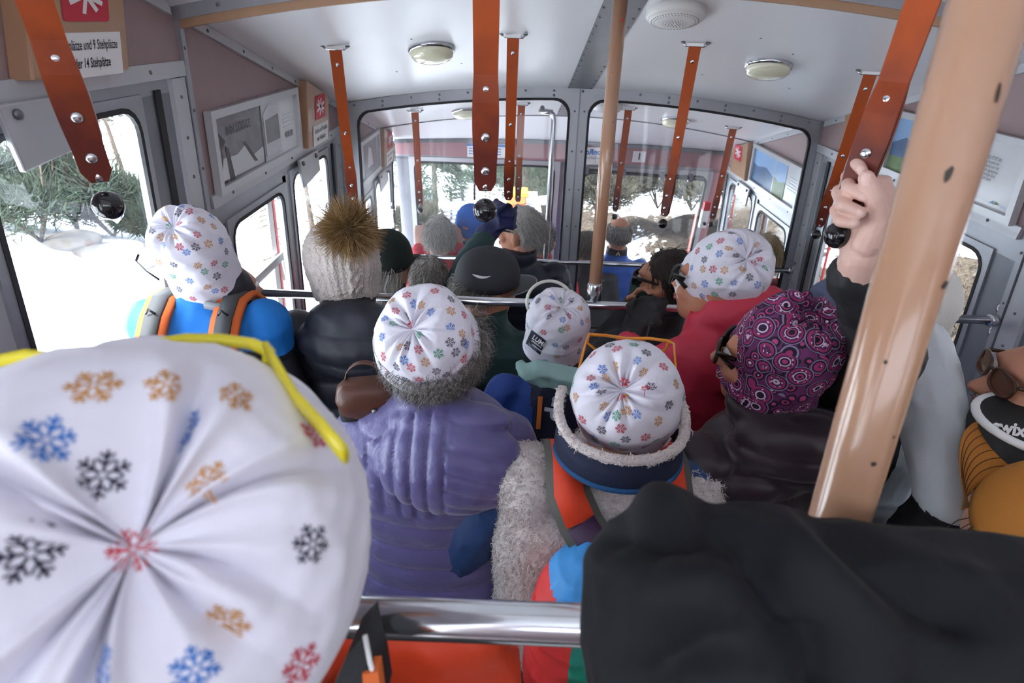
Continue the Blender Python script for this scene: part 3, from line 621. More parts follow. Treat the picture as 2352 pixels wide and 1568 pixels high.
class Person:
    def __init__(s, label, H, yaw=0, pitch=0, roll=0, ty=None, k=-1, s_=1.0, skin=None, lean=0, fat=1.0, face=True, arms=((0, 0), (0, 0)), voxel=.0085, noears=0, legf=None, armw=.235, neckoff=(0, -.03, -.125)):
        s.H = Vector(H); s.R = rot(yaw, pitch, roll); ty = yaw*.4 if ty is None else ty; s.T = rot(ty); s.s = s_; s.skin = skin or SKIN
        s.fz = floorz(k); s.N = s.H+s.T@Vector(neckoff)*s_; s.fat = fat
        s.root = empty('person', (s.H.x, s.H.y, s.fz), label, 'person')
        s.hipz = s.N.z-.53*s_; s.sit = s.hipz-s.fz < .68; s.arms = arms; s.voxel = voxel; s.noears = noears; s.legf = legf if legf is not None else (.12 if k == 0 else .36)
        hip = s.N+s.T@Vector((0, -.04+lean, -.53))*s_; s.hip = hip
        h = lambda v: s.H+s.R@(Vector(v)*s_); t = lambda v: s.N+s.T@(Vector(v)*s_)
        s.h, s.t = h, t
        # default arm paths (right +x, left -x)
        s.path = {}
        for sd in (1, -1): s.path[sd] = [t((sd*.165*fat, -.01, -.085)), t((sd*armw*fat, .0, -.34)), t((sd*.13, .2, -.4))]
        s.handdir = {sd: s.T@Vector((-sd*.35, .75, -.3)) for sd in (1, -1)}
    def body(s):
        m = MB(); K = s.skin; h, t = s.h, s.t; q = s.s
        ellip(m, h((0, -.012, .028)), (.075*q, .093*q, .09*q), K, s.R); ellip(m, h((0, .022, -.045)), (.062*q, .068*q, .07*q), K, s.R); ellip(m, h((0, .05, -.085)), (.036*q, .036*q, .032*q), K, s.R)
        ellip(m, h((0, .062, .03)), (.055*q, .03*q, .035*q), K, s.R)
        capsule(m, h((0, .082, .012)), h((0, .112, -.026)), .009*q, .0145*q, K); 
        for sd in (1, -1):
            ellip(m, h((sd*.013, .1, -.03)), (.009*q, .012*q, .009*q), K, s.R); ellip(m, h((sd*.04, .062, -.025)), (.025*q, .022*q, .022*q), K, s.R)
            if not getattr(s, 'noears', 0): ellip(m, h((sd*.079, -.012, -.012)), (.011*q, .021*q, .034*q), K, s.R@rot(-sd*25))
            ellip(m, h((sd*.03, .083, .032)), (.02*q, .01*q, .008*q), K, s.R)
        ellip(m, h((0, .086, -.055)), (.024*q, .012*q, .008*q), K, s.R); ellip(m, h((0, .084, -.068)), (.021*q, .012*q, .008*q), K, s.R)
        capsule(m, h((0, -.025, -.04)), t((0, 0, -.02)), .056*q, .062*q, K)
        ellip(m, t((0, 0, -.17)), (.14*q, .085*q, .16*q), K, s.T); capsule(m, t((0, -.01, -.2)), s.hip, .11*q, .12*q, K)
        for sd in (1, -1):
            P = s.path[sd]; chain(m, P, [.05*q, .04*q, .027*q], K)
            if sd not in getattr(s, 'nohand', ()): hand(m, P[-1], s.handdir[sd], s.T@Vector((0, .2, 1)) if abs(s.handdir[sd].normalized().z) < .8 else s.T@Vector((0, -1, 0)), -sd if True else sd, K)
        o = remesh(m, 'body', s.voxel, 3, s.root, K); s.bodyo = o
        for sd in (1, -1):
            e = MB(); e.ball(h((sd*.031, .082, .012)), .0125*q, EYEW, 12); e.ball(h((sd*.031, .0905, .012)), .0058*q, IRIS, 10); e.build('eye', s.root)
        e = MB(); ellip(e, h((0, .094, -.0565)), (.021*q, .008*q, .0055*q), LIP, s.R); ellip(e, h((0, .092, -.066)), (.018*q, .009*q, .0065*q), LIP, s.R); e.build('lips', s.root)
        # trousers and shoes
        m = MB(); q = s.s
        for sd in (1, -1):
            hp = s.hip+s.T@Vector((sd*.09*q, 0, -.02)); fl = s.fz+.075
            if s.sit: kn = hp+s.T@Vector((sd*.03, s.legf*q, -.02)); an = Vector((kn.x, kn.y, fl))+s.T@Vector((0, .02, 0))
            else: kn = Vector((hp.x, hp.y, (hp.z+fl)/2))+s.T@Vector((0, .05, 0)); an = Vector((hp.x, hp.y, fl))
            chain(m, [hp, kn, an], [.095*q, .07*q, .05*q], TROU)
        ellip(m, s.hip, (.17*q*s.fat, .13*q, .11*q), TROU, s.T); remesh(m, 'trousers', .02, 4, s.root, TROU)
        for sd in (1, -1):
            hp = s.hip+s.T@Vector((sd*.09*q, 0, 0))
            b = Vector((hp.x, hp.y, s.fz))+s.T@Vector((sd*.03 if s.sit else 0, (s.legf+.02)*q if s.sit else 0, 0))
            e = MB(); f = s.T@Vector((0, 1, 0)); x = s.T@Vector((1, 0, 0)); loft(e, [(b+f*.0+Vector((0, 0, .001)), .001, .001, x, f), (b+f*.05+Vector((0, 0, .001)), .045, .13, x, f), (b+f*.05+Vector((0, 0, .03)), .047, .133, x, f), (b+f*.03+Vector((0, 0, .065)), .04, .1, x, f), (b+Vector((0, 0, .11)), .045, .05, x, f)], SHOE, 16); e.build('shoe', s.root)
        return s
    def jacket(s, m, name='jacket', voxel=.009, disp=None, collar=.06, bulk=1.0, mslot=None, extra=None, slv=(.078, .068, .05), sleeves=True, smooth=4, chest=1.0, sh=.19):
        b = MB(); t = s.t; q = s.s; X = s.T@Vector((1, 0, 0)); Y = s.T@Vector((0, 1, 0)); f = s.fat*bulk
        prof = [(.015, .07, .068, 0), (-.02, .095, .08, 0), (-.05, .15*f, .095, -.005), (-.085, sh*.97*f, .108*f, -.01), (-.16, sh*1.04*f, .125*f*chest, -.012), (-.3, sh*1.03*f, .128*f*chest, -.01), (-.42, sh*1.0*f, .135*f, -.02), (-.52, sh*1.03*f, .145*f, -.035), (-.58, sh*1.0*f, .14*f, -.04)]
        loft(b, [(t((0, y, z)), rx*q, ry*q, X, Y) for (z, rx, ry, y) in prof], m, 24, 2.3)
        if collar: loft(b, [(t((0, .0, -.03)), .085*q, .082*q, X, Y), (t((0, .008, collar)), .079*q, .08*q, X, Y)], m, 20)
        if sleeves:
            for sd in (1, -1):
                P = s.path[sd]; chain(b, P, [v*q*f for v in slv], m)
        if extra: extra(b, m)
        o = remesh(b, name, voxel, smooth, s.root, m, disp, mslot); s.jk = o; return o
def puff(P, spacing=.055, amp=.012, seed=0, sleeves=True, wr=.004, axis=None):
    """down jacket: baffles across torso and along sleeves plus small wrinkles"""
    def f(co, no):
        loc = (co-np.array(P.N))@np.array(P.T)          # into torso frame
        z = loc[:, 2].copy(); d = np.full(len(co), 9.0)
        if sleeves:
            for sd in (1, -1):
                pts = [np.array(p) for p in P.path[sd]]; acc = 0
                for a, b in zip(pts[:-1], pts[1:]):
                    ab = b-a; L = np.linalg.norm(ab); t = np.clip(((co-a)@ab)/L**2, 0, 1); dist = np.linalg.norm(co-a-t[:, None]*ab, axis=1)
                    k = (dist < d) & (dist < .095) & ((np.abs(loc[:, 0]) > .2) | (t*L+acc > .2)); z = np.where(k, -(acc+t*L)-.09, z); d = np.where(dist < d, dist, d); acc += L
        w = z/spacing+.25*nz(co, 9, seed)
        if axis is not None: w = axis(loc)/spacing+.12*nz(co, 12, seed)
        s_ = np.abs(np.sin(PI*w)); return amp*(s_**.55-.6)+wr*nz(co, 70, seed+1)*s_+wr*.8*crease(co, 45, seed+2)*s_
    return f
def cloth(seed=0, amp=.006, sc=14, fine=.0025):
    return lambda co, no: amp*nz(co, sc, seed)+amp*1.7*crease(co*np.array([1, 1, 1.6]), sc*.9, seed+3)+fine*crease(co, sc*4, seed+5)+.0065*crease(co*np.array([.5, .5, 1.5]), 30, seed+7)+.004*crease(co*np.array([1.2, .8, .5]), 55, seed+9)
# ---- strands (hair, fur, fleece): thin three sided tapered tubes in ONE mesh
def strands(name, roots, dirs, ln, rad, m_list, parent, seed=0, grav=.0, curl=0.0, seg=4, jit=.35, m_weights=None, freq=1.0):
    rg = np.random.RandomState(seed); n = len(roots); roots = np.asarray(roots, float); dirs = np.asarray(dirs, float)
    dirs = dirs+rg.normal(size=(n, 3))*jit; dirs /= np.linalg.norm(dirs, axis=1)[:, None]
    L = ln*rg.uniform(.6, 1.25, n); R_ = rad*rg.uniform(.7, 1.3, n)
    a = np.cross(dirs, rg.normal(size=(n, 3))); a /= np.linalg.norm(a, axis=1)[:, None]; b = np.cross(dirs, a)
    ph = rg.uniform(0, 6.28, n); V = np.zeros((n, seg+1, 3, 3)); p = roots.copy(); d = dirs.copy()
    for i in range(seg+1):
        t = i/seg; r = R_*(1-.85*t)
        off = curl*L[:, None]*(a*np.cos(ph+t*6*freq)[:, None]+b*np.sin(ph+t*6*freq)[:, None]-a*np.cos(ph)[:, None]-b*np.sin(ph)[:, None])
        for j in range(3):
            an = 2*PI*j/3; V[:, i, j] = p+off+(a*math.cos(an)+b*math.sin(an))*r[:, None]
        d = d+np.array([0, 0, -grav])*(1/seg); d /= np.linalg.norm(d, axis=1)[:, None]; p = p+d*(L/seg)[:, None]
    per = (seg+1)*3; f = np.array([(i*3+j, i*3+(j+1) % 3, i*3+3+(j+1) % 3, i*3+3+j) for i in range(seg) for j in range(3)])
    Fq = (f[None]+np.arange(n)[:, None, None]*per).reshape(-1, 4); V = V.reshape(-1, 3)
    me = bpy.data.meshes.new(name); me.vertices.add(len(V)); me.vertices.foreach_set('co', V.reshape(-1).astype(np.float32))
    me.loops.add(Fq.size); me.loops.foreach_set('vertex_index', Fq.reshape(-1).astype(np.int32)); me.polygons.add(len(Fq)); me.polygons.foreach_set('loop_start', np.arange(0, Fq.size, 4, dtype=np.int32)); me.polygons.foreach_set('loop_total', np.full(len(Fq), 4, np.int32))
    for q in m_list: me.materials.append(q)
    mi = rg.choice(len(m_list), n, p=m_weights); me.polygons.foreach_set('material_index', np.repeat(mi, len(f)).astype(np.int32)); me.polygons.foreach_set('use_smooth', np.ones(len(Fq), bool)); me.update(); me.validate()
    o = bpy.data.objects.new(name, me); COL.objects.link(o)
    if parent is not None: o.parent = parent; o.matrix_parent_inverse = parent.matrix_basis.inverted()
    return o
def surfpts(o, n, seed=0, keep=None):
    me = o.data; me.calc_loop_triangles(); k = len(me.loop_triangles); tv = np.empty(k*3, np.int32); me.loop_triangles.foreach_get('vertices', tv); tv = tv.reshape(-1, 3)
    co = np.empty(len(me.vertices)*3, np.float32); me.vertices.foreach_get('co', co); co = co.reshape(-1, 3).astype(float)
    a, b, c = co[tv[:, 0]], co[tv[:, 1]], co[tv[:, 2]]; nn = np.cross(b-a, c-a); ar = np.linalg.norm(nn, axis=1)
    if keep is not None: ar = ar*keep((a+b+c)/3)
    rg = np.random.RandomState(seed); i = rg.choice(k, n, p=ar/ar.sum()); u = np.sqrt(rg.uniform(size=n)); v = rg.uniform(size=n)
    p = a[i]*(1-u)[:, None]+b[i]*(u*(1-v))[:, None]+c[i]*(u*v)[:, None]; nn = nn[i]/np.linalg.norm(nn[i], axis=1)[:, None]; return p, nn
def hair(P, m_list, region, n=1500, ln=.05, rad=.0009, grav=.6, curl=.05, seed=0, lift=.0, out=.35, name='hair', scale=1.0, comb=(0, -.5, -.6)):
    """region(x,y,z in head frame, normalised) -> keep mask; a hair-coloured scalp shell plus strands"""
    rg = np.random.RandomState(seed); d = rg.normal(size=(n*6, 3)); d /= np.linalg.norm(d, axis=1)[:, None]; d = d[region(d[:, 0], d[:, 1], d[:, 2])][:n]
    r = np.array([.079, .098, .096])*P.s*scale; Rm = np.array(P.R); c = np.array(P.H)+Rm@(np.array([0, -.012, .026])*P.s)
    roots = c+(d*r)@Rm.T; nn = (d/r); nn /= np.linalg.norm(nn, axis=1)[:, None]; cb = np.array(comb)
    dirs = (nn*out+cb+rg.normal(size=d.shape)*.12)
    dirs = dirs-nn*np.clip((dirs*nn).sum(1), None, 0)[:, None]*.9
    o = strands(name, roots, dirs@Rm.T, ln, rad, m_list, P.root, seed, grav, curl, 4, .15)
    m = MB(); k, q = 20, 28; vs = []; fs = []; ix = {}
    for i in range(k+1):
        for j in range(q):
            a, b = PI*i/k, 2*PI*j/q; v = np.array([math.sin(a)*math.cos(b), math.sin(a)*math.sin(b), math.cos(a)]); ix[i, j] = v
    for i in range(k):
        for j in range(q):
            cs = [ix[i, j], ix[i+1, j], ix[i+1, (j+1) % q], ix[i, (j+1) % q]]; cm = sum(cs)/4; cm = cm/np.linalg.norm(cm)
            if region(*[np.array([x]) for x in cm])[0]:
                o_ = len(vs); vs += [Vector(c+Rm@(v*r*1.01)) for v in cs]; fs.append((o_, o_+1, o_+2, o_+3))
    if fs: m.add(vs, fs, m_list[0], True); m.build(name+'_base', o if False else P.root)
    return o
FULLHAIR = lambda x, y, z: (y < .35+.6*np.clip(z, -.2, 1)) & (z > -.62) & ~((np.abs(x) > .75) & (y > .1) & (z < .1))
# ---- snowflake hats
FC = {c: mat('flake_'+n_, h_, .8) for c, n_, h_ in (('r', 'red', 'c02238'), ('b', 'blue', '2f74c4'), ('o', 'ochre', 'c68a35'), ('g', 'green', '1f8f66'), ('k', 'ink', '24243c'))}
HATM = mat('white_jersey', 'e2dfe9', .75, bump=.12, bscale=500, bdist=.001, sheen=.2)
def flake_strokes(r):
    st = []
    for i in range(6):
        a = PI/3*i; u = (math.cos(a), math.sin(a)); st.append(((u[0]*.12*r, u[1]*.12*r), (u[0]*r, u[1]*r), .055*r))
        for f, l in ((.4, .4), (.68, .32)):
            for s_ in (1, -1):
                b = a+s_*PI/3.4; p = (u[0]*f*r, u[1]*f*r); st.append((p, (p[0]+math.cos(b)*l*r, p[1]+math.sin(b)*l*r), .046*r))
    return st
def put_flake(mb, bvh, p, n, r, m, ang, lift=.0005, seg=3):
    n = n.normalized(); x = n.orthogonal().normalized(); y = n.cross(x); ca, sa = math.cos(ang), math.sin(ang); x, y = x*ca+y*sa, y*ca-x*sa
    def C(u, v):
        q = p+x*u+y*v; loc, nn, i, d = bvh.find_nearest(q)
        if nn.dot(n) < 0: nn = n
        return loc+nn*lift
    for (a, b, w) in flake_strokes(r):
        dx, dy = b[0]-a[0], b[1]-a[1]; L = math.hypot(dx, dy); px, py = -dy/L*w, dx/L*w; vs = []
        for i in range(seg+1):
            t = i/seg; vs += [C(a[0]+dx*t+px, a[1]+dy*t+py), C(a[0]+dx*t-px, a[1]+dy*t-py)]
        mb.add(vs, [(2*i, 2*i+1, 2*i+3, 2*i+2) for i in range(seg)], m, True)
def hat(P, C, R, gpix, ln, seed=0, flakes=(), zoom=(0, 0, 1), nb=None, kz=.72, nth=144, folds=11, amp=.014, fr=.0094, prof=None, brimroll=.006, bw=.97, m=None, rest=True, upw=.9, name='hat', spread=1.0, ax=None):
    C = Vector(C); cd = (C-Vector((0, 0, ZC))); g = Vector(cray(*gpix[:2])); 
    # point where the gather ray meets the crown sphere -> axis
    gd = g.normalized(); rr = R*kz; bq = gd.dot(cd); disc = bq*bq-(cd.length_squared-rr*rr); s_ = bq-math.sqrt(max(0, disc)); a = (gd*s_-cd).normalized()
    if ax is not None: a = Vector(ax).normalized()
    nb = Vector(nb).normalized() if nb else (a+Vector((0, 0, upw))).normalized()
    x = Vector((1, 0, 0)); x = (x-a*x.dot(a)).normalized(); y = a.cross(x)
    x2 = Vector((1, 0, 0)); x2 = (x2-nb*x2.dot(nb)).normalized(); y2 = nb.cross(x2)
    rnd = random.Random(seed); prof = prof or [(.015, .80), (.06, .81), (.12, .84), (.22, .9), (.34, .96), (.46, .985), (.58, .95), (.69, .86), (.79, .73), (.87, .58), (.935, .4), (.98, .2), (1.0, 0)]
    pr = []
    for i in range(len(prof)-1):
        for j in range(4): t = j/4; pr.append((prof[i][0]*(1-t)+prof[i+1][0]*t, prof[i][1]*(1-t)+prof[i+1][1]*t))
    pr.append(prof[-1]); rows = []; fl = []
    for i in range(folds): fl.append((2*PI*(i+rnd.uniform(-.35, .35))/folds, rnd.uniform(.07, .16), rnd.uniform(.5, 1.0), rnd.uniform(.6, 1.05), rnd.uniform(-.5, .5)))
    def fold(th, rho):
        v = 0
        for (t0, w, am, reach, tw) in fl:
            d = (th-t0-tw*rho+PI) % (2*PI)-PI; e = min(1, rho/.16)*max(0, 1-(rho/reach)**2.5)
            ww = w*(.55+.9*rho); v += am*e*(-math.exp(-abs(d)/ww)+.55*math.exp(-((abs(d)-1.6*ww)/(1.2*ww))**2))
        return v
    vs = []
    for (r_, h_) in pr:
        for j in range(nth):
            th = 2*PI*j/nth; er = x*math.cos(th)+y*math.sin(th); dn = (er*r_**2+a*max(.15, h_)).normalized()
            vs.append(C+er*R*r_+a*R*kz*h_+dn*fold(th, r_)*amp)
    NS = 14
    for i in range(1, NS+1):
        t = i/NS; c = C-nb*ln*t; e = sm(0, .7, t); rr = R*(1-(1-bw)*t)
        for j in range(nth):
            th = 2*PI*j/nth; e1 = x*math.cos(th)+y*math.sin(th); e2 = x2*math.cos(th)+y2*math.sin(th); er = (e1*(1-e)+e2*e).normalized()
            wv = .0025*math.sin(3*th+seed+4*t)+.002*math.sin(7*th+seed*2-6*t)+.003*math.exp(-((t-.35-.1*math.sin(2*th+seed))/.06)**2)
            vs.append(c+er*(rr+wv*spread*2*R/.2))
    A_ = np.array([tuple(v) for v in vs]); rel = A_-np.array(C); wgt = np.linalg.norm(rel-np.outer(rel@np.array(a), np.array(a)), axis=1)/R
    dd = (.0022*nz(A_, 30, seed+1)+.0045*crease(A_, 24, seed+2)+.0025*crease(A_*np.array([1, 1, 1.8]), 48, seed+3))*np.clip(wgt*2.2, 0, 1)*(amp/.011)
    vs = [Vector(q) for q in A_+rel/np.linalg.norm(rel, axis=1)[:, None]*dd[:, None]]
    # brim: fold the edge back inside
    for q, (dr, dz) in enumerate(((.002, .003), (-.001, brimroll), (-.006, brimroll*.8), (-.009, -.004), (-.01, -.03))):
        for j in range(nth):
            th = 2*PI*j/nth; er = x2*math.cos(th)+y2*math.sin(th); vs.append(C-nb*(ln+dz)+er*(R*bw+dr))
    mb = MB(); k = len(vs)//nth; mt = m or HATM
    mb.add(vs, [(i*nth+j, (i+1)*nth+j, (i+1)*nth+(j+1) % nth, i*nth+(j+1) % nth) for i in range(k-1) for j in range(nth)]+[tuple(range(nth))], mt, True)
    bvh = BVHTree.FromPolygons([Vector(v) for v in mb.v], mb.f); org = Vector((0, 0, ZC)); used = []
    if m is None:
        for (px, py, c) in flakes:
            X_, Y_ = px/zoom[2]+zoom[0], py/zoom[2]+zoom[1]; loc, n_, i_, d_ = bvh.ray_cast(org, Vector(cray(X_, Y_)))
            if loc is None: continue
            if n_.dot(loc-org) > 0: n_ = -n_
            put_flake(mb, bvh, loc, n_, fr*rnd.uniform(.92, 1.08), FC[c], rnd.uniform(0, 1)); used.append(loc)
        if rest:
            lim = (k-6)*nth; tries = 0
            while tries < 900 and len(used) < 130:
                tries += 1; v = Vector(mb.v[rnd.randrange(nth*6, lim)])
                if min([(v-u).length for u in used]+[9]) < fr*2.9: continue
                loc, n_, i_, d_ = bvh.find_nearest(v); dirc = (loc-org).normalized()
                if n_.dot(loc-C) < 0: n_ = -n_
                if flakes and n_.dot(dirc) < -.12: continue
                put_flake(mb, bvh, loc, n_, fr, FC[rnd.choice('rbogk')], rnd.uniform(0, 1), seg=2); used.append(loc)
    P.hatbvh = bvh; P.hataxis = a; P.C = C; P.nb = nb
    o = mb.build(name, P.root); return o
def shades(P, m, lens, y=.1, z=.012, w=.07, hgt=.042, temples=True, name='sunglasses', th=.0028, C=None, R=None, back=.1, tz=0):
    """sunglasses as one part with lenses as sub-parts, in the head frame"""
    C = Vector(C) if C is not None else P.H; R = R or P.R; q = P.s; h = lambda v: C+R@(Vector(v)*q); b = MB(); ls = []
    for sd in (1, -1):
        pts = []
        for i in range(24):
            a = 2*PI*i/24; ca, sa = math.cos(a), math.sin(a); pts.append((sd*(w*.54+w*.43*math.copysign(abs(ca)**.75, ca)), y-.012*((w*.54+w*.43*ca)/w)**2, z+hgt/2*math.copysign(abs(sa)**.7, sa)))
        b.tube([h(p) for p in pts+pts[:2]], th, m, 8); ls.append([h(p) for p in pts])
        if temples: b.tube([h((sd*w, y-.012, z+hgt*.3)), h((sd*(w+.004), y-.05, z+hgt*.3+tz*.4)), h((sd*(w+.004), y-back, z+hgt*.25+tz)), h((sd*(w+.001), y-back-.03, z+hgt*.25-.02+tz))], [(th*.8, th*1.4)]*4, m, 8)
    b.tube([h((-w*.14, y, z+hgt*.2)), h((0, y+.003, z+hgt*.25)), h((w*.14, y, z+hgt*.2))], th, m, 8)
    o = b.build(name, P.root)
    for l in ls:
        c = MB(); c.prism(l, R@Vector((0, -.0018, 0)), lens); c.build('lens', o)
    return o
# ---------------------------------------------------------------- people: the passengers
V = Vector
HG = [mat('grey_hair_light', 'b5b0aa', .5), mat('grey_hair_mid', '837c74', .5), mat('grey_hair_dark', '4f4943', .5)]
HW = [mat('white_hair_a', 'd8d4cf', .5), mat('white_hair_b', 'b9b4ae', .5), mat('white_hair_c', '8c8781', .5)]
HD = [mat('dark_hair_a', '2b211c', .5), mat('dark_hair_b', '3d2f27', .5)]
HBR = [mat('brown_grey_a', '5c5049', .5), mat('brown_grey_b', '7d736b', .5), mat('brown_grey_c', '3f3631', .5)]
HBL = [mat('blond_a', 'a8906a', .5), mat('blond_b', '8b7450', .5), mat('blond_c', 'c4ad86', .5)]
LENS = mat('dark_lens', '15161a', .08, coat=.4); BLKP = mat('black_plastic', '17171a', .3)
def fabric(name, c, rough=.75, bump=.25, bs=140, var=.06, **k): return mat(name, c, rough, 0, var, 12, bump, bs, bdist=.0015, **k)
PURP = mat('lavender_nylon', '5f598c', .36, var=.08, vscale=14, sheen=.3, bump=.55, bscale=38, bdist=.006); NAVYB = fabric('black_nylon', '1e2029', .55)
# --- far compartment, beyond the glass
def small(label, px, d, yaw, skin, jm, k=1, hairset=None, region=None, s_=1.0, **kw):
    P = Person(label, at(px[0], px[1], d), yaw, k=k, skin=skin, s_=s_, voxel=.011, **kw); return P
P = small('person with white grey hair and red jacket filming with both hands raised', (1010, 545), 3.0, 5, SKINP, None, s_=1.02)
P.path[-1] = [P.t((-.165, 0, -.085)), P.t((-.26, .12, -.22)), at(962, 572, 3.08)]; P.path[1] = [P.t((.165, 0, -.085)), P.t((.25, .12, -.2)), at(1052, 572, 3.08)]
P.handdir = {1: V((-.1, .1, 1)), -1: V((.1, .1, 1))}
REDJ = fabric('red_softshell', 'c3243c', .7); P.body(); P.jacket(REDJ, disp=cloth(1), voxel=.011); hair(P, HW, FULLHAIR, 2600, .045, .0012, .4, .04, 3, name='hair')
P = small('person in blue beanie and teal jacket behind the raised navy glove', (1085, 515), 3.1, -20, SKIN, None)
TEAL = fabric('teal_jacket', '2f6f74'); P.body(); P.jacket(TEAL, disp=cloth(2), voxel=.012)
BLUK = mat('blue_knit', '2367c4', .8, bump=.4, bscale=90)
hat(P, P.h((0, -.01, .03)), .094, (1085, 470), .07, 3, m=BLUK, amp=.002, kz=1.0, nb=(0, -.15, 1), name='beanie', prof=[(.02, 1), (.3, .96), (.55, .84), (.75, .66), (.9, .42), (.97, .22), (1, 0)])
P = small('grey haired person half hidden behind the white haired man, red collar showing', (1246, 552), 3.3, -25, SKIN, None); P.body(); P.jacket(REDJ, disp=cloth(3), voxel=.012); hair(P, HG, FULLHAIR, 1800, .04, .0013, .4, .04, 4)
P = small('dark haired person in dark jacket just left of the thin beige pole', (1346, 572), 3.45, 0, SKIN, None); P.body(); P.jacket(fabric('charcoal_fleece', '2b2c31'), disp=cloth(4), voxel=.012); hair(P, HBR, FULLHAIR, 1900, .035, .0013, .4, .03, 5)
P = small('balding grey haired man in bright blue jacket right of the thin pole', (1421, 540), 3.5, -12, SKIN2, None, s_=1.0)
BLUJ = fabric('bright_blue_shell', '1d57b4', .6); P.body()
P.jacket(BLUJ, disp=cloth(5, .008), voxel=.011, sh=.2, mslot=lambda c, P=P: ([BLUJ, NAVYB], ((c-np.array(P.N))@np.array(P.T)[:, 2] > .012).astype(int)))
hair(P, HG, lambda x, y, z: (z < .62) & (z > -.6) & (y < .2) & ~((np.abs(x) > .8) & (y > 0) & (z < .1)), 1500, .022, .0012, .5, .02, 6)
m = MB(); c = P.t((.0, -.0, .035)); b_ = P.T@V((0, -1, 0)); m.prism([c+b_*.0835+V((x, 0, z)) for x, z in ((-.014, -.008), (-.008, -.008), (0, .012), (.008, -.008), (.014, -.008), (0, .02))], b_*.001, SIGNW); m.build('collar_logo', P.root)
P = small('small blond person with red and dark jacket at the right wall', (1750, 580), 2.86, 20, SKIN, None, s_=.88, armw=.15, fat=.85); P.body(); P.jacket(fabric('signal_red_jacket', 'c41f30'), disp=cloth(6), voxel=.012); hair(P, HBL, lambda x, y, z: (y < .3+.6*np.clip(z, -.2, 1)) & (z > -.9), 2600, .075, .0012, .9, .05, 7, out=.2)
# --- middle compartment
P = Person('white haired man with black sunglasses and dark navy padded jacket in profile', at(1194, 534, 2.5), 68, 0, ty=8, k=0, legf=.0, skin=SKIN2, s_=1.03, voxel=.0075)
NAVYJ = mat('navy_nylon', '1b2130', .45, var=.15, vscale=20); P.path = {sd: [P.t((sd*.165, -.01, -.085)), P.t((sd*.24, -.06, -.34)), P.t((sd*.15, .05, -.46))] for sd in (1, -1)}; P.body(); P.jacket(NAVYJ, disp=puff(P, .07, .008), voxel=.009, sh=.21); hair(P, HW, lambda x, y, z: (y < .25+.75*np.clip(z, -.3, 1)) & (z > -.6) & ~((np.abs(x) > .7) & (y > -.15) & (z < .12)), 3200, .04, .0011, .3, .06, 8)
shades(P, BLKP, LENS, y=.106, w=.07, th=.0035)
P = Person('person in dark green cap with long grey hair beside the fur pompom', at(893, 612, 2.2), -42, 0, ty=-10, k=0, skin=SKIN, s_=.95); P.body(); P.jacket(fabric('black_wool', '1c1c20'), disp=cloth(7)); hair(P, HW, lambda x, y, z: (y < .3) & (z < .35) & (z > -.85), 2600, .1, .0011, .9, .05, 9, out=.25)
def cap(P, m, C=None, R=None, w=.098, l=.11, hgt=.115, back=True, visor=.075, vm=None, vdrop=.012, stitch=None, button=True, vtilt=0, name='cap', edge=None, vw=.088):
    R = R or P.R; C = V(C) if C is not None else P.h((0, -.008, .045)); h = lambda v: C+R@V(v); mb = MB(); n, k = 48, 14; vs = []
    for i in range(k+1):
        a = PI/2*i/k
        for j in range(n):
            b = 2*PI*j/n; s_ = math.sin(a); c_ = math.cos(a); ca, sa = math.cos(b), math.sin(b)
            r = 1+.012*abs(math.cos(3*b))*s_; vs.append(h((w*s_**.8*ca*r, l*s_**.8*sa*r, hgt*c_-.012*(1-c_) + (.012*max(0, sa)**2*s_**4))))
    for j in range(n): b = 2*PI*j/n; vs.append(h((w*.985*math.cos(b), l*.985*math.sin(b), -.035+.012*max(0, math.sin(b)))))
    for j in range(n): b = 2*PI*j/n; vs.append(h((w*.95*math.cos(b), l*.95*math.sin(b), -.033+.012*max(0, math.sin(b)))))
    mb.add(vs, [(i*n+j, (i+1)*n+j, (i+1)*n+(j+1) % n, i*n+(j+1) % n) for i in range(k+2) for j in range(n)], m, True); o = mb.build(name, P.root)
    v = MB(); vs = []; N = 20; K = 8
    for q in (0, 1):
        for i in range(K+1):
            t = i/K
            for j in range(N+1):
                s_ = -1+2*j/N; x = s_*vw; yb = l*math.sqrt(max(0, 1-(x/w)**2)) if abs(x) < w else 0
                yy = yb*.97+visor*t*(1-abs(s_)**2.6)**.6; vs.append(h((x*(1-.06*t), yy, -.024-vdrop*t*1.0-.018*s_*s_*(1+.3*t)+.5*0+vtilt*t-q*.0035)))
    W_ = N+1; f = [(i*W_+j, i*W_+j+1, i*W_+W_+j+1, i*W_+W_+j) for i in range(K) for j in range(N)]; O = (K+1)*W_
    f += [tuple(x+O for x in reversed(q)) for q in f]+[(K*W_+j, K*W_+j+1, O+K*W_+j+1, O+K*W_+j) for j in range(N)]+[(j+1, j, O+j, O+j+1) for j in range(N)]
    v.add(vs, f, vm or m, True); vo = v.build('visor', o)
    if edge: e = MB(); e.tube([V(vs[K*W_+j]) for j in range(N+1)], .0022, edge, 6); e.build('visor_edge', vo)
    if stitch:
        for t in (.18, .32, .46, .6, .74, .88):
            e = MB(); i = t*K; a, b_ = int(i), i-int(i); e.tube([V(vs[a*W_+j])*(1-b_)+V(vs[(a+1)*W_+j])*b_+R@V((0, 0, .0006)) for j in range(N+1)], .0007, stitch, 5); e.build('stitch_line', vo)
    if button: e = MB(); e.lathe([(.008, -.003), (.007, .003), (.002, .005)], h((0, 0, hgt)), R@V((0, 0, 1)), m, 12); e.build('top_button', o)
    return o, h
GREENC = fabric('dark_green_cloth', '16221f', .85); cap(P, GREENC, visor=.07)
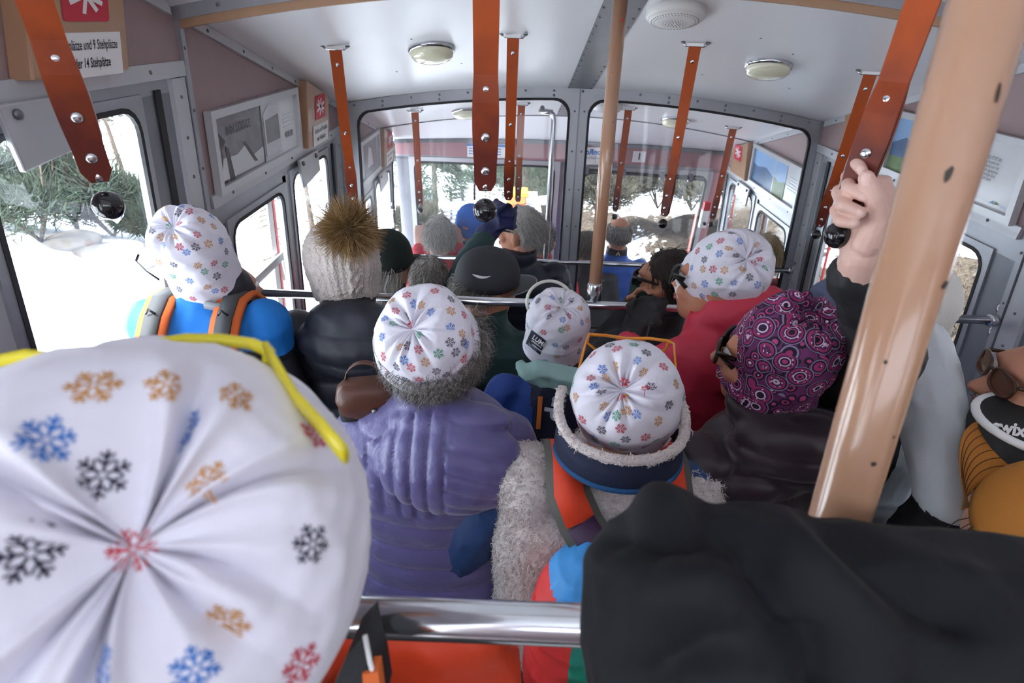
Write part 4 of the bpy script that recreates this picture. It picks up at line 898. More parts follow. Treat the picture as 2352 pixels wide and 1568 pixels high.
P = Person('person with loose grey hair, only the crown showing behind the white hat', at(988, 645, 2.0), 10, k=0, s_=.8); P.body(); P.jacket(fabric('grey_wool_coat', '4a4748'), disp=cloth(8), voxel=.012); hair(P, HG, FULLHAIR, 2600, .035, .001, .5, .12, 10)
P = Person('person in charcoal cap and dark green jacket reaching one navy glove up to a strap', at(1122, 657, 1.8), -62, -6, ty=-8, k=0, skin=SKIN2, s_=1.0, voxel=.0075)
GH = at(1158, 486, 2.03); P.path[-1] = [P.t((-.165, 0, -.085)), at(1085, 600, 2.0), at(1122, 535, 2.05)]; P.handdir[-1] = GH-P.path[-1][-1]; P.nohand = (-1,)
P.body(); DG = fabric('dark_green_shell', '22403f', .7); NAVYG = mat('navy_glove', '1c2350', .6, var=.15, vscale=20, bump=.3, bscale=60)
P.jacket(DG, disp=cloth(9, .008), voxel=.009)
CAPG = fabric('charcoal_cloth', '34353a', .85); o, h = cap(P, CAPG, hgt=.09, visor=.08, vm=mat('grey_visor', '4c4d50', .7), edge=mat('visor_rim', '8a8b8c', .6), vtilt=.01)
m = MB(); vs = []  # white swoosh-like tick on the side of the cap
for i in range(9):
    t = i/8; y_ = -.085+.05*t; z_ = .035+.006*(1-4*t*(1-t))+.002*t; wd = .0055*math.sin(max(.04, (1-t)*.9+.06)*PI)*(1-.55*t)+.0005; x_ = .0985*math.sqrt(max(.05, 1-(y_/.112)**2))*(.94)
    vs += [h((x_+.002, y_, z_+wd-.012)), h((x_+.002, y_, z_-wd-.012))]
m.add(vs, [(2*i, 2*i+1, 2*i+3, 2*i+2) for i in range(8)], SIGNW); m.build('white_tick', o)
hair(P, HG, lambda x, y, z: (z < .1) & (z > -.6) & (y < -.1), 1200, .045, .001, .6, .15, 11)
# navy glove closed round the strap
m = MB(); W0 = at(1115, 542, 2.05); d = (GH-W0).normalized()
capsule(m, W0-d*.1, W0+d*.02, .052, .05, NAVYG); ellip(m, W0+d*.07, (.05, .04, .055), NAVYG)
for i in range(4):
    z = .03-.024*i; a = GH+V((-.035, .03, z)); chain(m, [a, GH+V((-.015, -.05, z-.004)), GH+V((.035, -.045, z-.008)), GH+V((.045, -.005, z-.01))], [.017, .0165, .0155, .014], NAVYG, 10)
chain(m, [GH+V((-.035, -.01, -.02)), GH+V((-.02, -.055, .02)), GH+V((.012, -.06, .045))], [.02, .018, .015], NAVYG, 10); ellip(m, GH+V((-.02, .02, -.02)), (.05, .04, .06), NAVYG)
remesh(m, 'raised_glove', .006, 2, P.root, NAVYG, cloth(31, .003, 40))
# --- row in front of the second handrail
P = Person('person in cream knit hat with tan fur pompom and black hooded down jacket', (C_ := at(785, 590, 1.42))+V((0, .02, -.06)), 8, k=-1, s_=.93, skin=SKINP, neckoff=(0, -.03, -.1), noears=1); P.body()
BLKD = mat('black_down', '262933', .5, var=.12, vscale=18)
def hoodx(c, r, pitch=0, z2=.0):
    def f(b, m): ellip(b, c, r, m, rot(0, pitch)); ellip(b, V(c)+V((0, .01, .045)), (r[0]*.86, r[1]*.8, r[2]*.6), m, rot(0, pitch))
    return f
P.jacket(BLKD, disp=puff(P, .085, .012, 4), voxel=.0075, extra=hoodx(P.t((.03, -.1, -.05)), (.15, .08, .11), -20), sh=.2)
KNIT = bpy.data.materials.new('cream_cable_knit'); KNIT.use_nodes = True; n_ = KNIT.node_tree; p_ = n_.nodes['Principled BSDF']; p_.inputs['Base Color'].default_value = srgb('cfc4bc'); p_.inputs['Roughness'].default_value = .9
tcn = n_.nodes.new('ShaderNodeTexCoord'); vo = n_.nodes.new('ShaderNodeTexVoronoi'); vo.inputs['Scale'].default_value = 170; bm = n_.nodes.new('ShaderNodeBump'); bm.inputs['Strength'].default_value = .9; bm.inputs['Distance'].default_value = .003
n_.links.new(tcn.outputs['Object'], vo.inputs['Vector']); n_.links.new(vo.outputs['Distance'], bm.inputs['Height']); bm.invert = True; n_.links.new(bm.outputs[0], p_.inputs['Normal'])
ko = hat(P, C_, .097, (798, 512), .1, 5, m=KNIT, amp=.0, kz=1.1, ax=(.05, -.4, .9), nb=(.05, -.22, 1), name='knit_hat', bw=.93, prof=[(.02, 1), (.2, .98), (.4, .92), (.6, .8), (.76, .64), (.88, .46), (.96, .24), (1, 0)])
me = ko.data; co = np.empty(len(me.vertices)*3, np.float32); me.vertices.foreach_get('co', co); co = co.reshape(-1, 3); rel = co-np.array(C_); an = np.arctan2(rel[:, 1], rel[:, 0])
cab = np.sin(an*11)*.0022+.0016*np.sin(an*33)+np.where(np.sin(an*5.5+.4) > .35, .0035*np.sin(an*22+np.sin(rel[:, 2]*160)*1.5), 0)+.0012*np.sin(rel[:, 2]*520)
nn = rel/np.linalg.norm(rel, axis=1)[:, None]; me.vertices.foreach_set('co', (co+nn*cab[:, None]).reshape(-1)); me.update()
FUR = [mat('tan_fur', 'a3804c', .6), mat('brown_fur', '6e5230', .6), mat('pale_fur', 'cfb489', .6)]
rg = np.random.RandomState(3); d_ = rg.normal(size=(6500, 3)); d_ /= np.linalg.norm(d_, axis=1)[:, None]; PC = np.array(at(803, 528, 1.33))
po = strands('fur_pompom', PC+d_*.012, d_+np.array([.0, -.1, .0]), .07, .0009, FUR, P.root, 4, .1, .02, 4, .22, [.5, .25, .25])
m = MB(); ellip(m, V(PC), (.045, .045, .045), FUR[1]); m.build('pompom_core', po)
m = MB(); loft(m, [(P.t((0, 0, -.02)), .075, .07, (1, 0, 0), (0, 1, 0)), (P.t((0, .005, .05)), .074, .073, (1, 0, 0), (0, 1, 0))], mat('plum_knit', '2c1a26', .9, bump=.4, bscale=80), 20); m.build('scarf', P.root)
# man by the left window
ZA = (0, 420, 2.7035)
FLA = [(1122, 140, 'b'), (1105, 182, 'k'), (1175, 173, 'r'), (1018, 222, 'o'), (1250, 230, 'o'), (1110, 250, 'r'), (1058, 270, 'g'), (1325, 270, 'o'), (1318, 208, 'b'), (900, 333, 'r'), (1002, 337, 'o'), (1090, 333, 'o'), (1225, 318, 'r'), (1372, 360, 'b'), (1012, 387, 'b'), (1115, 397, 'r'), (1293, 378, 'o'), (1405, 425, 'k'), (1158, 430, 'b'), (1215, 398, 'k'), (985, 492, 'o'), (1078, 507, 'k'), (1228, 513, 'o'), (1330, 498, 'r'), (1397, 505, 'g'), (912, 475, 'r'), (1072, 577, 'g'), (1270, 550, 'g'), (1347, 578, 'k'), (1178, 608, 'b'), (1005, 625, 'b'), (1113, 660, 'k'), (1287, 650, 'o'), (1335, 670, 'b'), (1393, 662, 'r'), (1013, 690, 'o'), (1197, 718, 'r'), (1115, 775, 'b'), (1243, 763, 'g'), (1035, 782, 'g'), (1412, 305, 'r'), (940, 295, 'k')]
AX = V((.0, -.62, .78)).normalized(); C_ = at(398, 524, 1.18)-AX*.064; P = Person('person in snowflake hat and bright blue jacket beside the snowy left window', C_+V((.012, .03, -.055)), 6, k=-1, s_=.83, skin=SKIN, noears=1, armw=.165, neckoff=(-.025, -.03, -.1)); P.body()
AZUR = fabric('azure_fleece', '1479cf', .75); P.jacket(AZUR, disp=cloth(10, .007), voxel=.008, sh=.2, bulk=1.1, collar=.06, mslot=lambda c, P=P: ([AZUR, NAVYB], ((((c-np.array(P.N))@np.array(P.T))[:, 0] > .17) & (((c-np.array(P.N))@np.array(P.T))[:, 2] < -.14) & (((c-np.array(P.N))@np.array(P.T))[:, 1] < .02)).astype(int)))
hat(P, C_, .0885, (431, 545), .155, 11, FLA, ZA, nb=(.0, -.3, 1), kz=.9, amp=.016, bw=.92, folds=10, ax=AX)
m = MB(); m.tube([at(318, 585, 1.1), at(312, 600, 1.09), at(335, 622, 1.06), at(364, 641, 1.045)], [(.002, .003)]*4, BLKP, 8); m.build('glasses_temple', P.root)
# rucksack of that person
ORG = fabric('orange_webbing', 'd8672a'); GREYW = fabric('grey_webbing', '47484a')
o = tag(empty('rucksack', P.t((0, -.2, -.3))), 'orange and grey rucksack on the back of the person in the bright blue jacket', 'rucksack')
m = MB(); ellip(m, P.t((0, -.215, -.32)), (.14, .08, .2), GREYW); remesh(m, 'pack_body', .012, 3, o, GREYW, cloth(40))
def ribbon(mb, pts, w, th, m, wdir):
    vs = []; K = len(pts)
    for i, p in enumerate(pts):
        p = V(p); d = (V(pts[min(i+1, K-1)])-V(pts[max(0, i-1)])).normalized(); x = V(wdir[i] if isinstance(wdir, list) else wdir); x = (x-d*x.dot(d)).normalized(); n_ = d.cross(x)
        vs += [p-x*w/2-n_*th/2, p+x*w/2-n_*th/2, p+x*w/2+n_*th/2, p-x*w/2+n_*th/2]
    mb.add(vs, [(i*4+j, i*4+4+j, i*4+4+(j+1) % 4, i*4+(j+1) % 4) for i in range(K-1) for j in range(4)]+[(0, 1, 2, 3), (K*4-1, K*4-2, K*4-3, K*4-4)], m, True)
for sd in (-1, 1):
    pt = [P.t((sd*.1, y, z)) for y, z in ((-.18, -.16), (-.135, -.07), (-.09, -.03), (-.03, .002), (.04, -.005), (.1, -.06), (.125, -.15))]
    m = MB(); ribbon(m, pt, .068, .012, ORG, (1, 0, 0)); so = m.build('shoulder_strap', o); m = MB(); ribbon(m, [p+V((0, -.004, .008)) for p in pt], .036, .008, GREYW, (1, 0, 0)); m.tube([pt[2]+V((-.01, -.01, .018)), pt[2]+V((0, -.01, .03)), pt[2]+V((.014, -.01, .018))], .003, BLKP, 6); m.build('grey_centre_band', so)
P = Person('person in black hood with a grey band, mostly hidden behind the blue jacket', at(530, 672, 1.36), -35, k=-1, s_=.7, voxel=.01); P.body(); P.jacket(NAVYB, disp=cloth(12), voxel=.011, sh=.15)
m = MB(); ellip(m, P.h((0, -.01, .02)), (.07, .08, .077), NAVYB, P.R); ellip(m, P.h((0, -.02, -.045)), (.066, .07, .07), NAVYB, P.R); remesh(m, 'hood', .008, 3, P.root, NAVYB, cloth(33, .004)); m = MB(); ribbon(m, [P.h((.02+.1*math.sin(a), -.01-.118*math.cos(a), -.02+.04*math.cos(a))) for a in np.linspace(-.6, 1.6, 12)], .02, .004, mat('reflective_grey', '8d9094', .4), P.R@V((0, .2, 1))); m.build('grey_band', P.root)
# red jacket, head turned
ZF = (1300, 280, 3.563)
FLF = [(1360, 905, 'k'), (1265, 972, 'r'), (1423, 975, 'b'), (1172, 1018, 'g'), (1332, 1033, 'o'), (1565, 1005, 'o'), (1077, 1055, 'r'), (995, 1060, 'o'), (1255, 1078, 'b'), (1390, 1093, 'k'), (1575, 1060, 'k'), (1500, 1090, 'r'), (1585, 1118, 'r'), (1535, 1165, 'r'), (1132, 1125, 'k'), (1455, 1130, 'g'), (1027, 1192, 'b'), (1120, 1203, 'o'), (1202, 1205, 'r'), (1297, 1212, 'o'), (1447, 1203, 'o'), (1630, 1195, 'g'), (1502, 1270, 'k'), (1253, 1303, 'g'), (1135, 1325, 'b'), (1372, 1313, 'b'), (1047, 1338, 'o'), (1570, 1335, 'b'), (1117, 1425, 'b'), (1218, 1410, 'g'), (1362, 1410, 'k'), (1293, 1470, 'o'), (1140, 1510, 'g'), (1228, 1513, 'r'), (1375, 1515, 'r')]
C_ = at(1678, 616, 1.28); P = Person('person in snowflake hat and red jacket turning left, eyewear on the face', C_+V((-.026, .0, -.052)), 48, 4, 0, ty=18, k=-1, skin=SKIN2, s_=.92, voxel=.007, noears=1); P.body()
CRIM = fabric('crimson_shell', 'c9334b', .6, .12); P.jacket(CRIM, disp=cloth(13, .011, 11), voxel=.0075, sh=.2, collar=.075, extra=lambda b, m: (ellip(b, P.t((.055, -.05, .08)), (.12, .075, .08), m), ellip(b, P.t((.0, -.06, -.06)), (.19, .08, .1), m)))
hat(P, C_, .1, (1724, 590), .1, 21, FLF, ZF, upw=.35, kz=.85, amp=.015, bw=.97, folds=10)
shades(P, mat('dark_olive_frame', '23241d', .3), LENS, y=.107, w=.072, th=.004, back=.03); hair(P, HD, lambda x, y, z: (z < -.55) & (z > -.85) & (y < -.1), 500, .05, .0011, .9, .05, 12)
BLKG = mat('black_glove', '1a1a1d', .7, bump=.3, bscale=80)
m = MB(); W0 = at(1470, 775, 1.42); chain(m, [at(1445, 800, 1.4), at(1462, 745, 1.42), at(1480, 705, 1.42)], [.038, .042, .036], BLKG)
for i, (a, b_, c) in enumerate((((1475, 700), (1500, 688), (1525, 687)), ((1480, 715), (1505, 703), (1530, 697)), ((1485, 728), (1508, 722), (1528, 716)), ((1488, 740), (1502, 745), (1516, 742)))): chain(m, [at(*a, 1.42-.012*i), at(*b_, 1.4-.014*i), at(*c, 1.41-.014*i)], [.015, .0145, .0125], BLKG, 10)
chain(m, [at(1450, 730, 1.4), at(1445, 702, 1.39), at(1458, 688, 1.39)], [.016, .0145, .012], BLKG, 10); remesh(m, 'raised_glove', .005, 2, P.root, BLKG, cloth(34, .002, 50))
m = MB(); chain(m, [P.t((-.16, .0, -.09)), at(1440, 860, 1.36), at(1447, 795, 1.4)], [.07, .06, .05], CRIM); remesh(m, 'raised_sleeve', .009, 3, P.root, CRIM, cloth(35))
P = Person('dark haired person with a green patterned neck tube over the face, hand raised', at(1530, 652, 1.72), 55, 0, ty=20, k=0, skin=SKIN2, s_=.95, voxel=.0075)
P.path[-1] = [P.t((-.165, 0, -.085)), P.t((-.25, .12, -.25)), at(1462, 690, 1.8)]; P.handdir[-1] = at(1506, 640, 1.66)-P.path[-1][-1]
P.body(); P.jacket(fabric('black_soft', '1e1f24'), disp=cloth(14)); hair(P, HD, FULLHAIR, 1800, .045, .0012, .5, .06, 13)
BUFF = mat('green_print_tube', '27423f', .85, var=.6, vscale=60)
m = MB(); loft(m, [(P.h((0, .0, -.14)), .08, .085, P.R@V((1, 0, 0)), P.R@V((0, 1, 0))), (P.h((0, .01, -.06)), .084, .11, P.R@V((1, 0, 0)), P.R@V((0, 1, 0))), (P.h((0, .012, .0)), .085, .112, P.R@V((1, 0, 0)), P.R@V((0, 1, 0)))], BUFF, 32); remesh(m, 'neck_tube', .006, 3, P.root, BUFF, cloth(36, .004, 40)); shades(P, BLKP, LENS, y=.104, th=.0035)
# child
ZD = (780, 600, 3.136)
FLD = [(1503, 188, 'r'), (1533, 260, 'b'), (1592, 280, 'g'), (1672, 278, 'k'), (1427, 283, 'k'), (1500, 325, 'r'), (1575, 340, 'o'), (1757, 287, 'o'), (1730, 340, 'o'), (1720, 233, 'r'), (1748, 228, 'g'), (1650, 397, 'r'), (1508, 402, 'k'), (1607, 420, 'b'), (1637, 480, 'o'), (1597, 495, 'g'), (1470, 510, 'r'), (1750, 438, 'b'), (1785, 425, 'o'), (1825, 378, 'b'), (1782, 535, 'g'), (1553, 603, 'b'), (1630, 617, 'k'), (1567, 685, 'o'), (1725, 650, 'k'), (1485, 720, 'b'), (1733, 565, 'r')]
AX = V((.1, -.5, .85)).normalized(); C_ = at(1300, 706, 1.37)-AX*.062+V((-.008, 0, 0)); P = Person('person in snowflake hat with dark label and pale mint scarf', C_+V((0, .015, -.05)), 12, k=-1, s_=.83, skin=SKINP, noears=1); P.body()
SPORT = fabric('ink_blue_softshell', '161d38', .7); RBLUE = fabric('royal_blue_softshell', '20408c', .7)
P.jacket(SPORT, disp=cloth(15, .006), voxel=.008, sh=.185, mslot=lambda c, P=P: ([SPORT, RBLUE], ((((c-np.array(P.N))@np.array(P.T))[:, 0] < -.07) & (((c-np.array(P.N))@np.array(P.T))[:, 2] > -.16)).astype(int)))
ho = hat(P, C_, .089, (1300, 712), .1, 31, FLD, ZD, nb=(.05, -.25, 1), kz=.85, amp=.016, folds=9, bw=.95, ax=AX)
def decal(P, obj, pts, m, name, lift=.002, parent=None, sub=6):
    """flat print that follows the surface behind the given picture points (polygon fan grid)"""
    dg = bpy.context.evaluated_depsgraph_get(); me = obj.data; bv = BVHTree.FromPolygons([v.co for v in me.vertices], [tuple(p.vertices) for p in me.polygons]); org = V((0, 0, ZC)); mb = MB()
    (a, b, c, d) = pts; vs = []
    for i in range(sub+1):
        for j in range(sub+1):
            u, v = i/sub, j/sub; x = (a[0]*(1-u)+b[0]*u)*(1-v)+(d[0]*(1-u)+c[0]*u)*v; y = (a[1]*(1-u)+b[1]*u)*(1-v)+(d[1]*(1-u)+c[1]*u)*v
            loc, n_, i_, d_ = bv.ray_cast(org, V(cray(x, y)))
            if loc is None: return None
            vs.append(loc+(org-loc).normalized()*lift)
    mb.add(vs, [(i*(sub+1)+j, i*(sub+1)+j+1, (i+1)*(sub+1)+j+1, (i+1)*(sub+1)+j) for i in range(sub) for j in range(sub)], m, True); return mb.build(name, parent or P.root)
LBL = mat('label_navy', '1c2138', .7)
lb = decal(P, ho, [(1221, 757), (1254, 783), (1240, 815), (1207, 788)], LBL, 'hat_label', .0025)
def facetext(P, obj, s, o, ex, size, m, name, parent, lift=.004, sx=1, bold=.02, ey=None):
    """lettering laid on the surface: o centre pixel, ex pixel direction of reading"""
    me = obj.data; bv = BVHTree.FromPolygons([v.co for v in me.vertices], [tuple(p.vertices) for p in me.polygons]); org = V((0, 0, ZC)); mb = MB()
    v, f = textmesh(s, 1, 'CENTER', bold); L = math.hypot(*ex); ex = (ex[0]/L, ex[1]/L); ey = ey or (ex[1], -ex[0]); vs = []
    for p in v:
        x = o[0]+(ex[0]*p.x*sx+ey[0]*p.y)*size; y = o[1]+(ex[1]*p.x*sx+ey[1]*p.y)*size; loc, n_, i_, d_ = bv.ray_cast(org, V(cray(x, y)))
        if loc is None: return None
        vs.append(loc+(org-loc).normalized()*lift)
    mb.add(vs, f, m); return mb.build(name, parent)
if lb:
    facetext(P, ho, 'LUMI', (1237, 783), (24, 18), 15, SIGNW, 'label_lettering', lb, .0045); facetext(P, ho, 'EXPERIENCE', (1232, 790), (24, 18), 5, SIGNW, 'label_lettering', lb, .0045)
    facetext(P, ho, 'NEWS', (1223, 797), (24, 18), 9, mat('label_grey', '8d93a0', .7), 'label_lettering', lb, .0045)
CREAM = mat('cream_plastic', 'd9d8cc', .35)
o = tag(empty('earmuff_band', at(1258, 690, 1.38)), 'cream plastic loop standing around the back of the labelled snowflake hat', 'headband')
m = MB(); pts = []
for i in range(22):
    a = math.radians(200-205*i/21); pts.append(at(1262+52*math.cos(a), 693-48*math.sin(a), 1.36+.05*(i/21)))
m.tube(pts, [(.004, .0065)]*22, CREAM, 10); m.build('band', o)
MINT = fabric('mint_softshell', '93b7b2', .75)
m = MB()
for i, (x, y, rx, rz) in enumerate(((1215, 853, .04, .022), (1250, 845, .05, .026), (1290, 858, .055, .03), (1330, 868, .05, .03), (1200, 843, .025, .014), (1240, 872, .045, .02), (1290, 885, .05, .016))): ellip(m, at(x, y, 1.33+.004*i), (rx, .045, rz), MINT, rot(0, 0, 15))
remesh(m, 'scarf', .006, 4, P.root, MINT, cloth(37, .006, 30))
decal(P, P.jk, [(1236, 910), (1247, 910), (1241, 985), (1231, 985)], mat('orange_stripe', 'e0762c', .6), 'orange_stripe', .004)
facetext(P, P.jk, 'dr', (1276, 940), (.15, -1), 62, mat('logo_grey', 'c9ccd6', .6), 'jacket_logo', P.root, .005, 1.0, .03)
# --- row nearest the viewer
ZB = (780, 600, 3.136)
FLB = [(530, 175, 'g'), (482, 240, 'r'), (685, 213, 'r'), (803, 272, 'k'), (873, 258, 'b'), (930, 272, 'r'), (295, 325, 'g'), (370, 283, 'o'), (400, 357, 'r'), (542, 308, 'b'), (585, 312, 'o'), (490, 400, 'k'), (660, 365, 'b'), (802, 357, 'o'), (897, 385, 'r'), (325, 412, 'b'), (388, 448, 'g'), (520, 460, 'r'), (797, 478, 'b'), (885, 522, 'o'), (570, 535, 'g'), (797, 583, 'k'), (892, 583, 'k'), (305, 545, 'b'), (915, 600, 'b'), (437, 618, 'o'), (490, 608, 'k'), (567, 635, 'r'), (712, 665, 'g'), (315, 685, 'r'), (618, 727, 'o'), (465, 712, 'b'), (410, 760, 'k'), (516, 765, 'r'), (697, 790, 'k'), (897, 700, 'r'), (768, 818, 'k'), (480, 850, 'k'), (625, 875, 'b'), (575, 850, 'r'), (955, 510, 'r'), (750, 175, 'g'), (735, 133, 'r'), (258, 400, 'b'), (836, 655, 'k')]
C_ = at(970, 766, 1.0); P = Person('person in snowflake hat with curly grey hair and lavender hooded down jacket', C_+V((.01, .07, -.055)), -4, 14, k=-1, skin=SKINP, s_=1.0, neckoff=(0, -.045, -.1))
P.path = {sd: [P.t((sd*.15, .0, -.12)), P.t((sd*.225, .02, -.36)), P.t((sd*.13, .22, -.42))] for sd in (1, -1)}; P.body()
hd = P.t((.05, -.115, -.085))
PURPD = mat('lavender_nylon', '5f598c')
def lav(co, no, P=P, hd=np.array(hd)):
    base = puff(P, .062, .0085, 6, wr=.003)(co, no); r = (co-hd)@np.array(P.T); inh = (np.abs(r[:, 0]) < .17) & (np.abs(r[:, 2]) < .13) & (r[:, 1] < .03)
    ang = np.arctan2(r[:, 2]+.19, r[:, 0]); w = np.where(r[:, 0] < .0, r[:, 0]/.034, (r[:, 2]+.25*r[:, 0])/.036)+.12*nz(co, 16, 9)
    s_ = np.abs(np.sin(PI*w)); h = .009*(s_**.5-.6)+.0028*nz(co, 90, 3)*s_+.0025*crease(co, 55, 8)*s_; return np.where(inh, h, base)
P.jacket(PURP, disp=lav, voxel=.0055, sh=.2, slv=(.07, .066, .05), collar=.02, smooth=5, extra=lambda b, m: (ellip(b, hd, (.155, .07, .1), m, rot(-8, -25, -4)), ellip(b, V(hd)+V((.0, .05, .07)), (.125, .06, .04), m, rot(-8, -20, -6))))
hat(P, C_, .1, (941, 753), .045, 41, FLB, ZB, nb=(-.05, -.62, .78), kz=.55, amp=.016, folds=12, brimroll=.007, bw=1.03)
hair(P, HG, lambda x, y, z: (y < .3) & (z > -.95) & (z < .15), 4200, .05, .0007, .7, .16, 14, out=.5, scale=1.08, comb=(.0, -.3, -.7)); hair(P, HG, lambda x, y, z: (x > .1) & (y < .6) & (z > -.6) & (z < .2), 1300, .042, .0007, .4, .2, 15, out=.5, scale=1.1, comb=(.3, -.2, -.1), name='loose_curls')
LB_ = mat('brown_leather', '5a3527', .4, var=.15, vscale=20, bump=.15, bscale=90)
bc = at(848, 905, 1.12); o = tag(empty('leather_bag', bc), 'small brown leather bag with metal stud beside the lavender jacket', 'bag')
m = MB(); loft(m, [(bc+V((0, 0, z)), rx, ry, V((1, .2, 0)).normalized(), V((-.2, 1, 0)).normalized()) for z, rx, ry in ((-.09, .045, .02), (-.08, .062, .03), (-.03, .066, .035), (.022, .06, .028), (.034, .05, .018))], mat('dark_leather', '1f1a1b', .6), 28, 3); m.build('bag_body', o)
m = MB(); loft(m, [(bc+V((0, -.004, z)), rx, ry, V((1, .2, 0)).normalized(), V((-.2, 1, 0)).normalized()) for z, rx, ry in ((-.038, .045, .03), (-.03, .06, .036), (0, .0675, .037), (.024, .062, .031), (.037, .05, .019))], LB_, 28, 3); fo = m.build('flap', o)
m = MB(); m.lathe([(.006, 0), (.006, .003), (.003, .005)], bc+V((.02, -.04, -.012)), (-.2, -1, .1), SCREW, 12); m.build('stud', fo)
m = MB(); ribbon(m, [bc+V((.045*math.cos(a)-.0, 0, .03+.05*math.sin(a))) for a in np.linspace(0, PI, 14)], .012, .003, LB_, (0, 1, 0)); m.build('carry_strap', o)
# sherpa
ZE = (980, 740, 2.3057)
FLE = [(970, 120, 'k'), (1008, 140, 'r'), (1097, 118, 'g'), (880, 172, 'r'), (1165, 160, 'k'), (1115, 202, 'b'), (928, 250, 'b'), (1000, 235, 'o'), (1255, 235, 'r'), (953, 293, 'o'), (1148, 267, 'o'), (1048, 318, 'r'), (870, 295, 'r'), (925, 365, 'k'), (1160, 352, 'r'), (1187, 342, 'k'), (1320, 328, 'o'), (790, 398, 'o'), (1028, 395, 'r'), (1055, 402, 'o'), (940, 445, 'o'), (1063, 465, 'o'), (1280, 438, 'k'), (778, 480, 'g'), (825, 515, 'r'), (963, 498, 'b'), (1005, 495, 'g'), (1113, 485, 'b'), (1228, 523, 'o'), (928, 570, 'k'), (1028, 563, 'r'), (1160, 608, 'r'), (818, 588, 'k'), (893, 623, 'g'), (1053, 620, 'k'), (1160, 655, 'k'), (1043, 672, 'o'), (962, 665, 'r'), (1000, 648, 'g'), (1265, 600, 'o'), (885, 340, 'b')]
C_ = at(1436, 905, .93); P = Person('person in snowflake hat and cream fleece vest with navy sleeves', C_+V((-.005, .035, -.055)), 3, 6, k=-1, skin=SKIN, s_=.9, neckoff=(0, -.035, -.085), noears=1)
P.path[-1] = [P.t((-.22, .03, -.13)), P.t((-.335, .05, -.42)), P.t((-.15, .28, -.38))]; P.body()
NAVYS = mat('navy_sleeve', '243f6e', .6, var=.1, vscale=20, bump=.2, bscale=50); CRM = mat('cream_fleece', 'd9cfcb', .95, bump=.5, bscale=60, bdist=.004); CRM2 = mat('cream_fleece_tip', 'ebe3e0', .95)
m = MB()
for sd in (1, -1):
    m = MB(); chain(m, P.path[sd], [.078, .068, .05], NAVYS); remesh(m, 'sleeve', .008, 4, P.root, NAVYS, cloth(41, .006, 20))
jk = P.jacket(CRM, 'fleece_vest', .008, disp=lambda co, no: .004*nz(co, 40, 1)+.003*nz(co, 110, 2), sh=.235, collar=.0, sleeves=False, extra=lambda b, m: [ellip(b, P.t((sd*.165, -.01, -.085)), (.07, .09, .065), m) for sd in (1, -1)])
bk = lambda c: np.where((c[:, 1] < P.N.y+.05), 1.0, 0)
p_, n_ = surfpts(jk, 24000, 5, bk); strands('fleece_pile', p_-n_*.002, n_+np.array([0, -.1, -.35]), .013, .0015, [CRM, CRM2], jk, 6, .9, .22, 4, .6, [.6, .4])
NAVC = mat('navy_collar', '1c2340', .8, bump=.2, bscale=60)
m = MB(); X_, Y_ = P.T@V((1, 0, 0)), P.T@V((0, 1, 0))
def cring(mb, z0, z1, r0, r1, mt, a0, a1, th=.008, n=30, dy0=0, dy1=0, dz=lambda a: 0):
    vs = []; k = 0
    for i in range(n+1):
        a = a0+(a1-a0)*i/n; c, s_ = math.sin(a), -math.cos(a)
        for (r, z, dy) in ((r0, z0, dy0), (r1, z1, dy1), (r1-th, z1, dy1), (r0-th, z0, dy0)): vs.append(P.t((c*r*1.08, s_*r+dy, z+dz(a)*(1 if z == z1 else .2))))
    mb.add(vs, [(i*4+j, i*4+4+j, i*4+4+(j+1) % 4, i*4+(j+1) % 4) for i in range(n) for j in range(4)]+[(0, 1, 2, 3), (n*4+3, n*4+2, n*4+1, n*4)], mt, True)
wing = lambda a: .035*max(0, abs(a)-.9)**1.3-.02
cring(m, .035, .108, .118, .112, NAVC, -1.95, 1.95, dz=wing, dy0=-.03, dy1=-.015); co_ = m.build('collar', P.root)
m = MB(); cring(m, .028, .037, .12, .119, mat('bright_blue_trim', '174f80', .8), -1.6, 1.6, dy0=-.03, dy1=-.03); m.build('blue_trim', co_)
rim = [(math.sin(a)*.114*1.08, -math.cos(a)*.114-.017, .113+wing(a)) for a in np.linspace(-2.0, 2.0, 40)]; rim = [P.t(q) for q in rim]
m = MB(); m.tube(rim, .0085, CRM, 10); ro = m.build('fleece_edge', co_); p_, n_ = surfpts(ro, 3200, 7); strands('edge_pile', p_, n_, .01, .0016, [CRM, CRM2], ro, 8, .4, .15, 3, .5)
hat(P, C_, .099, (1427, 893), .116, 51, FLE, ZE, upw=.35, kz=.8, amp=.015, folds=13, bw=.94)
ORP = mat('orange_plastic', 'e08a1c', .25, coat=.5)
m = MB(); fr = [at(x, y, d) for x, y, d in ((1330, 845, .93), (1345, 790, .985), (1352, 768, 1.0), (1390, 770, 1.04), (1440, 777, 1.05), (1490, 777, 1.04), (1535, 783, 1.0), (1548, 790, .985), (1553, 862, .93))]
m.tube(fr, [(.0022, .0035)]*len(fr), ORP, 8)
for s_, e_ in ((2, 4), (4, 6)):
    a, b_ = fr[s_], fr[e_]; mid = (a+b_)/2+V((0, .004, -.035)); m.tube([a, a+V((0, .004, -.02)), mid-(b_-a)*.25, mid+(b_-a)*.25, b_+V((0, .004, -.02)), b_], .0026, ORP, 8)
m.build('orange_glasses', P.root)
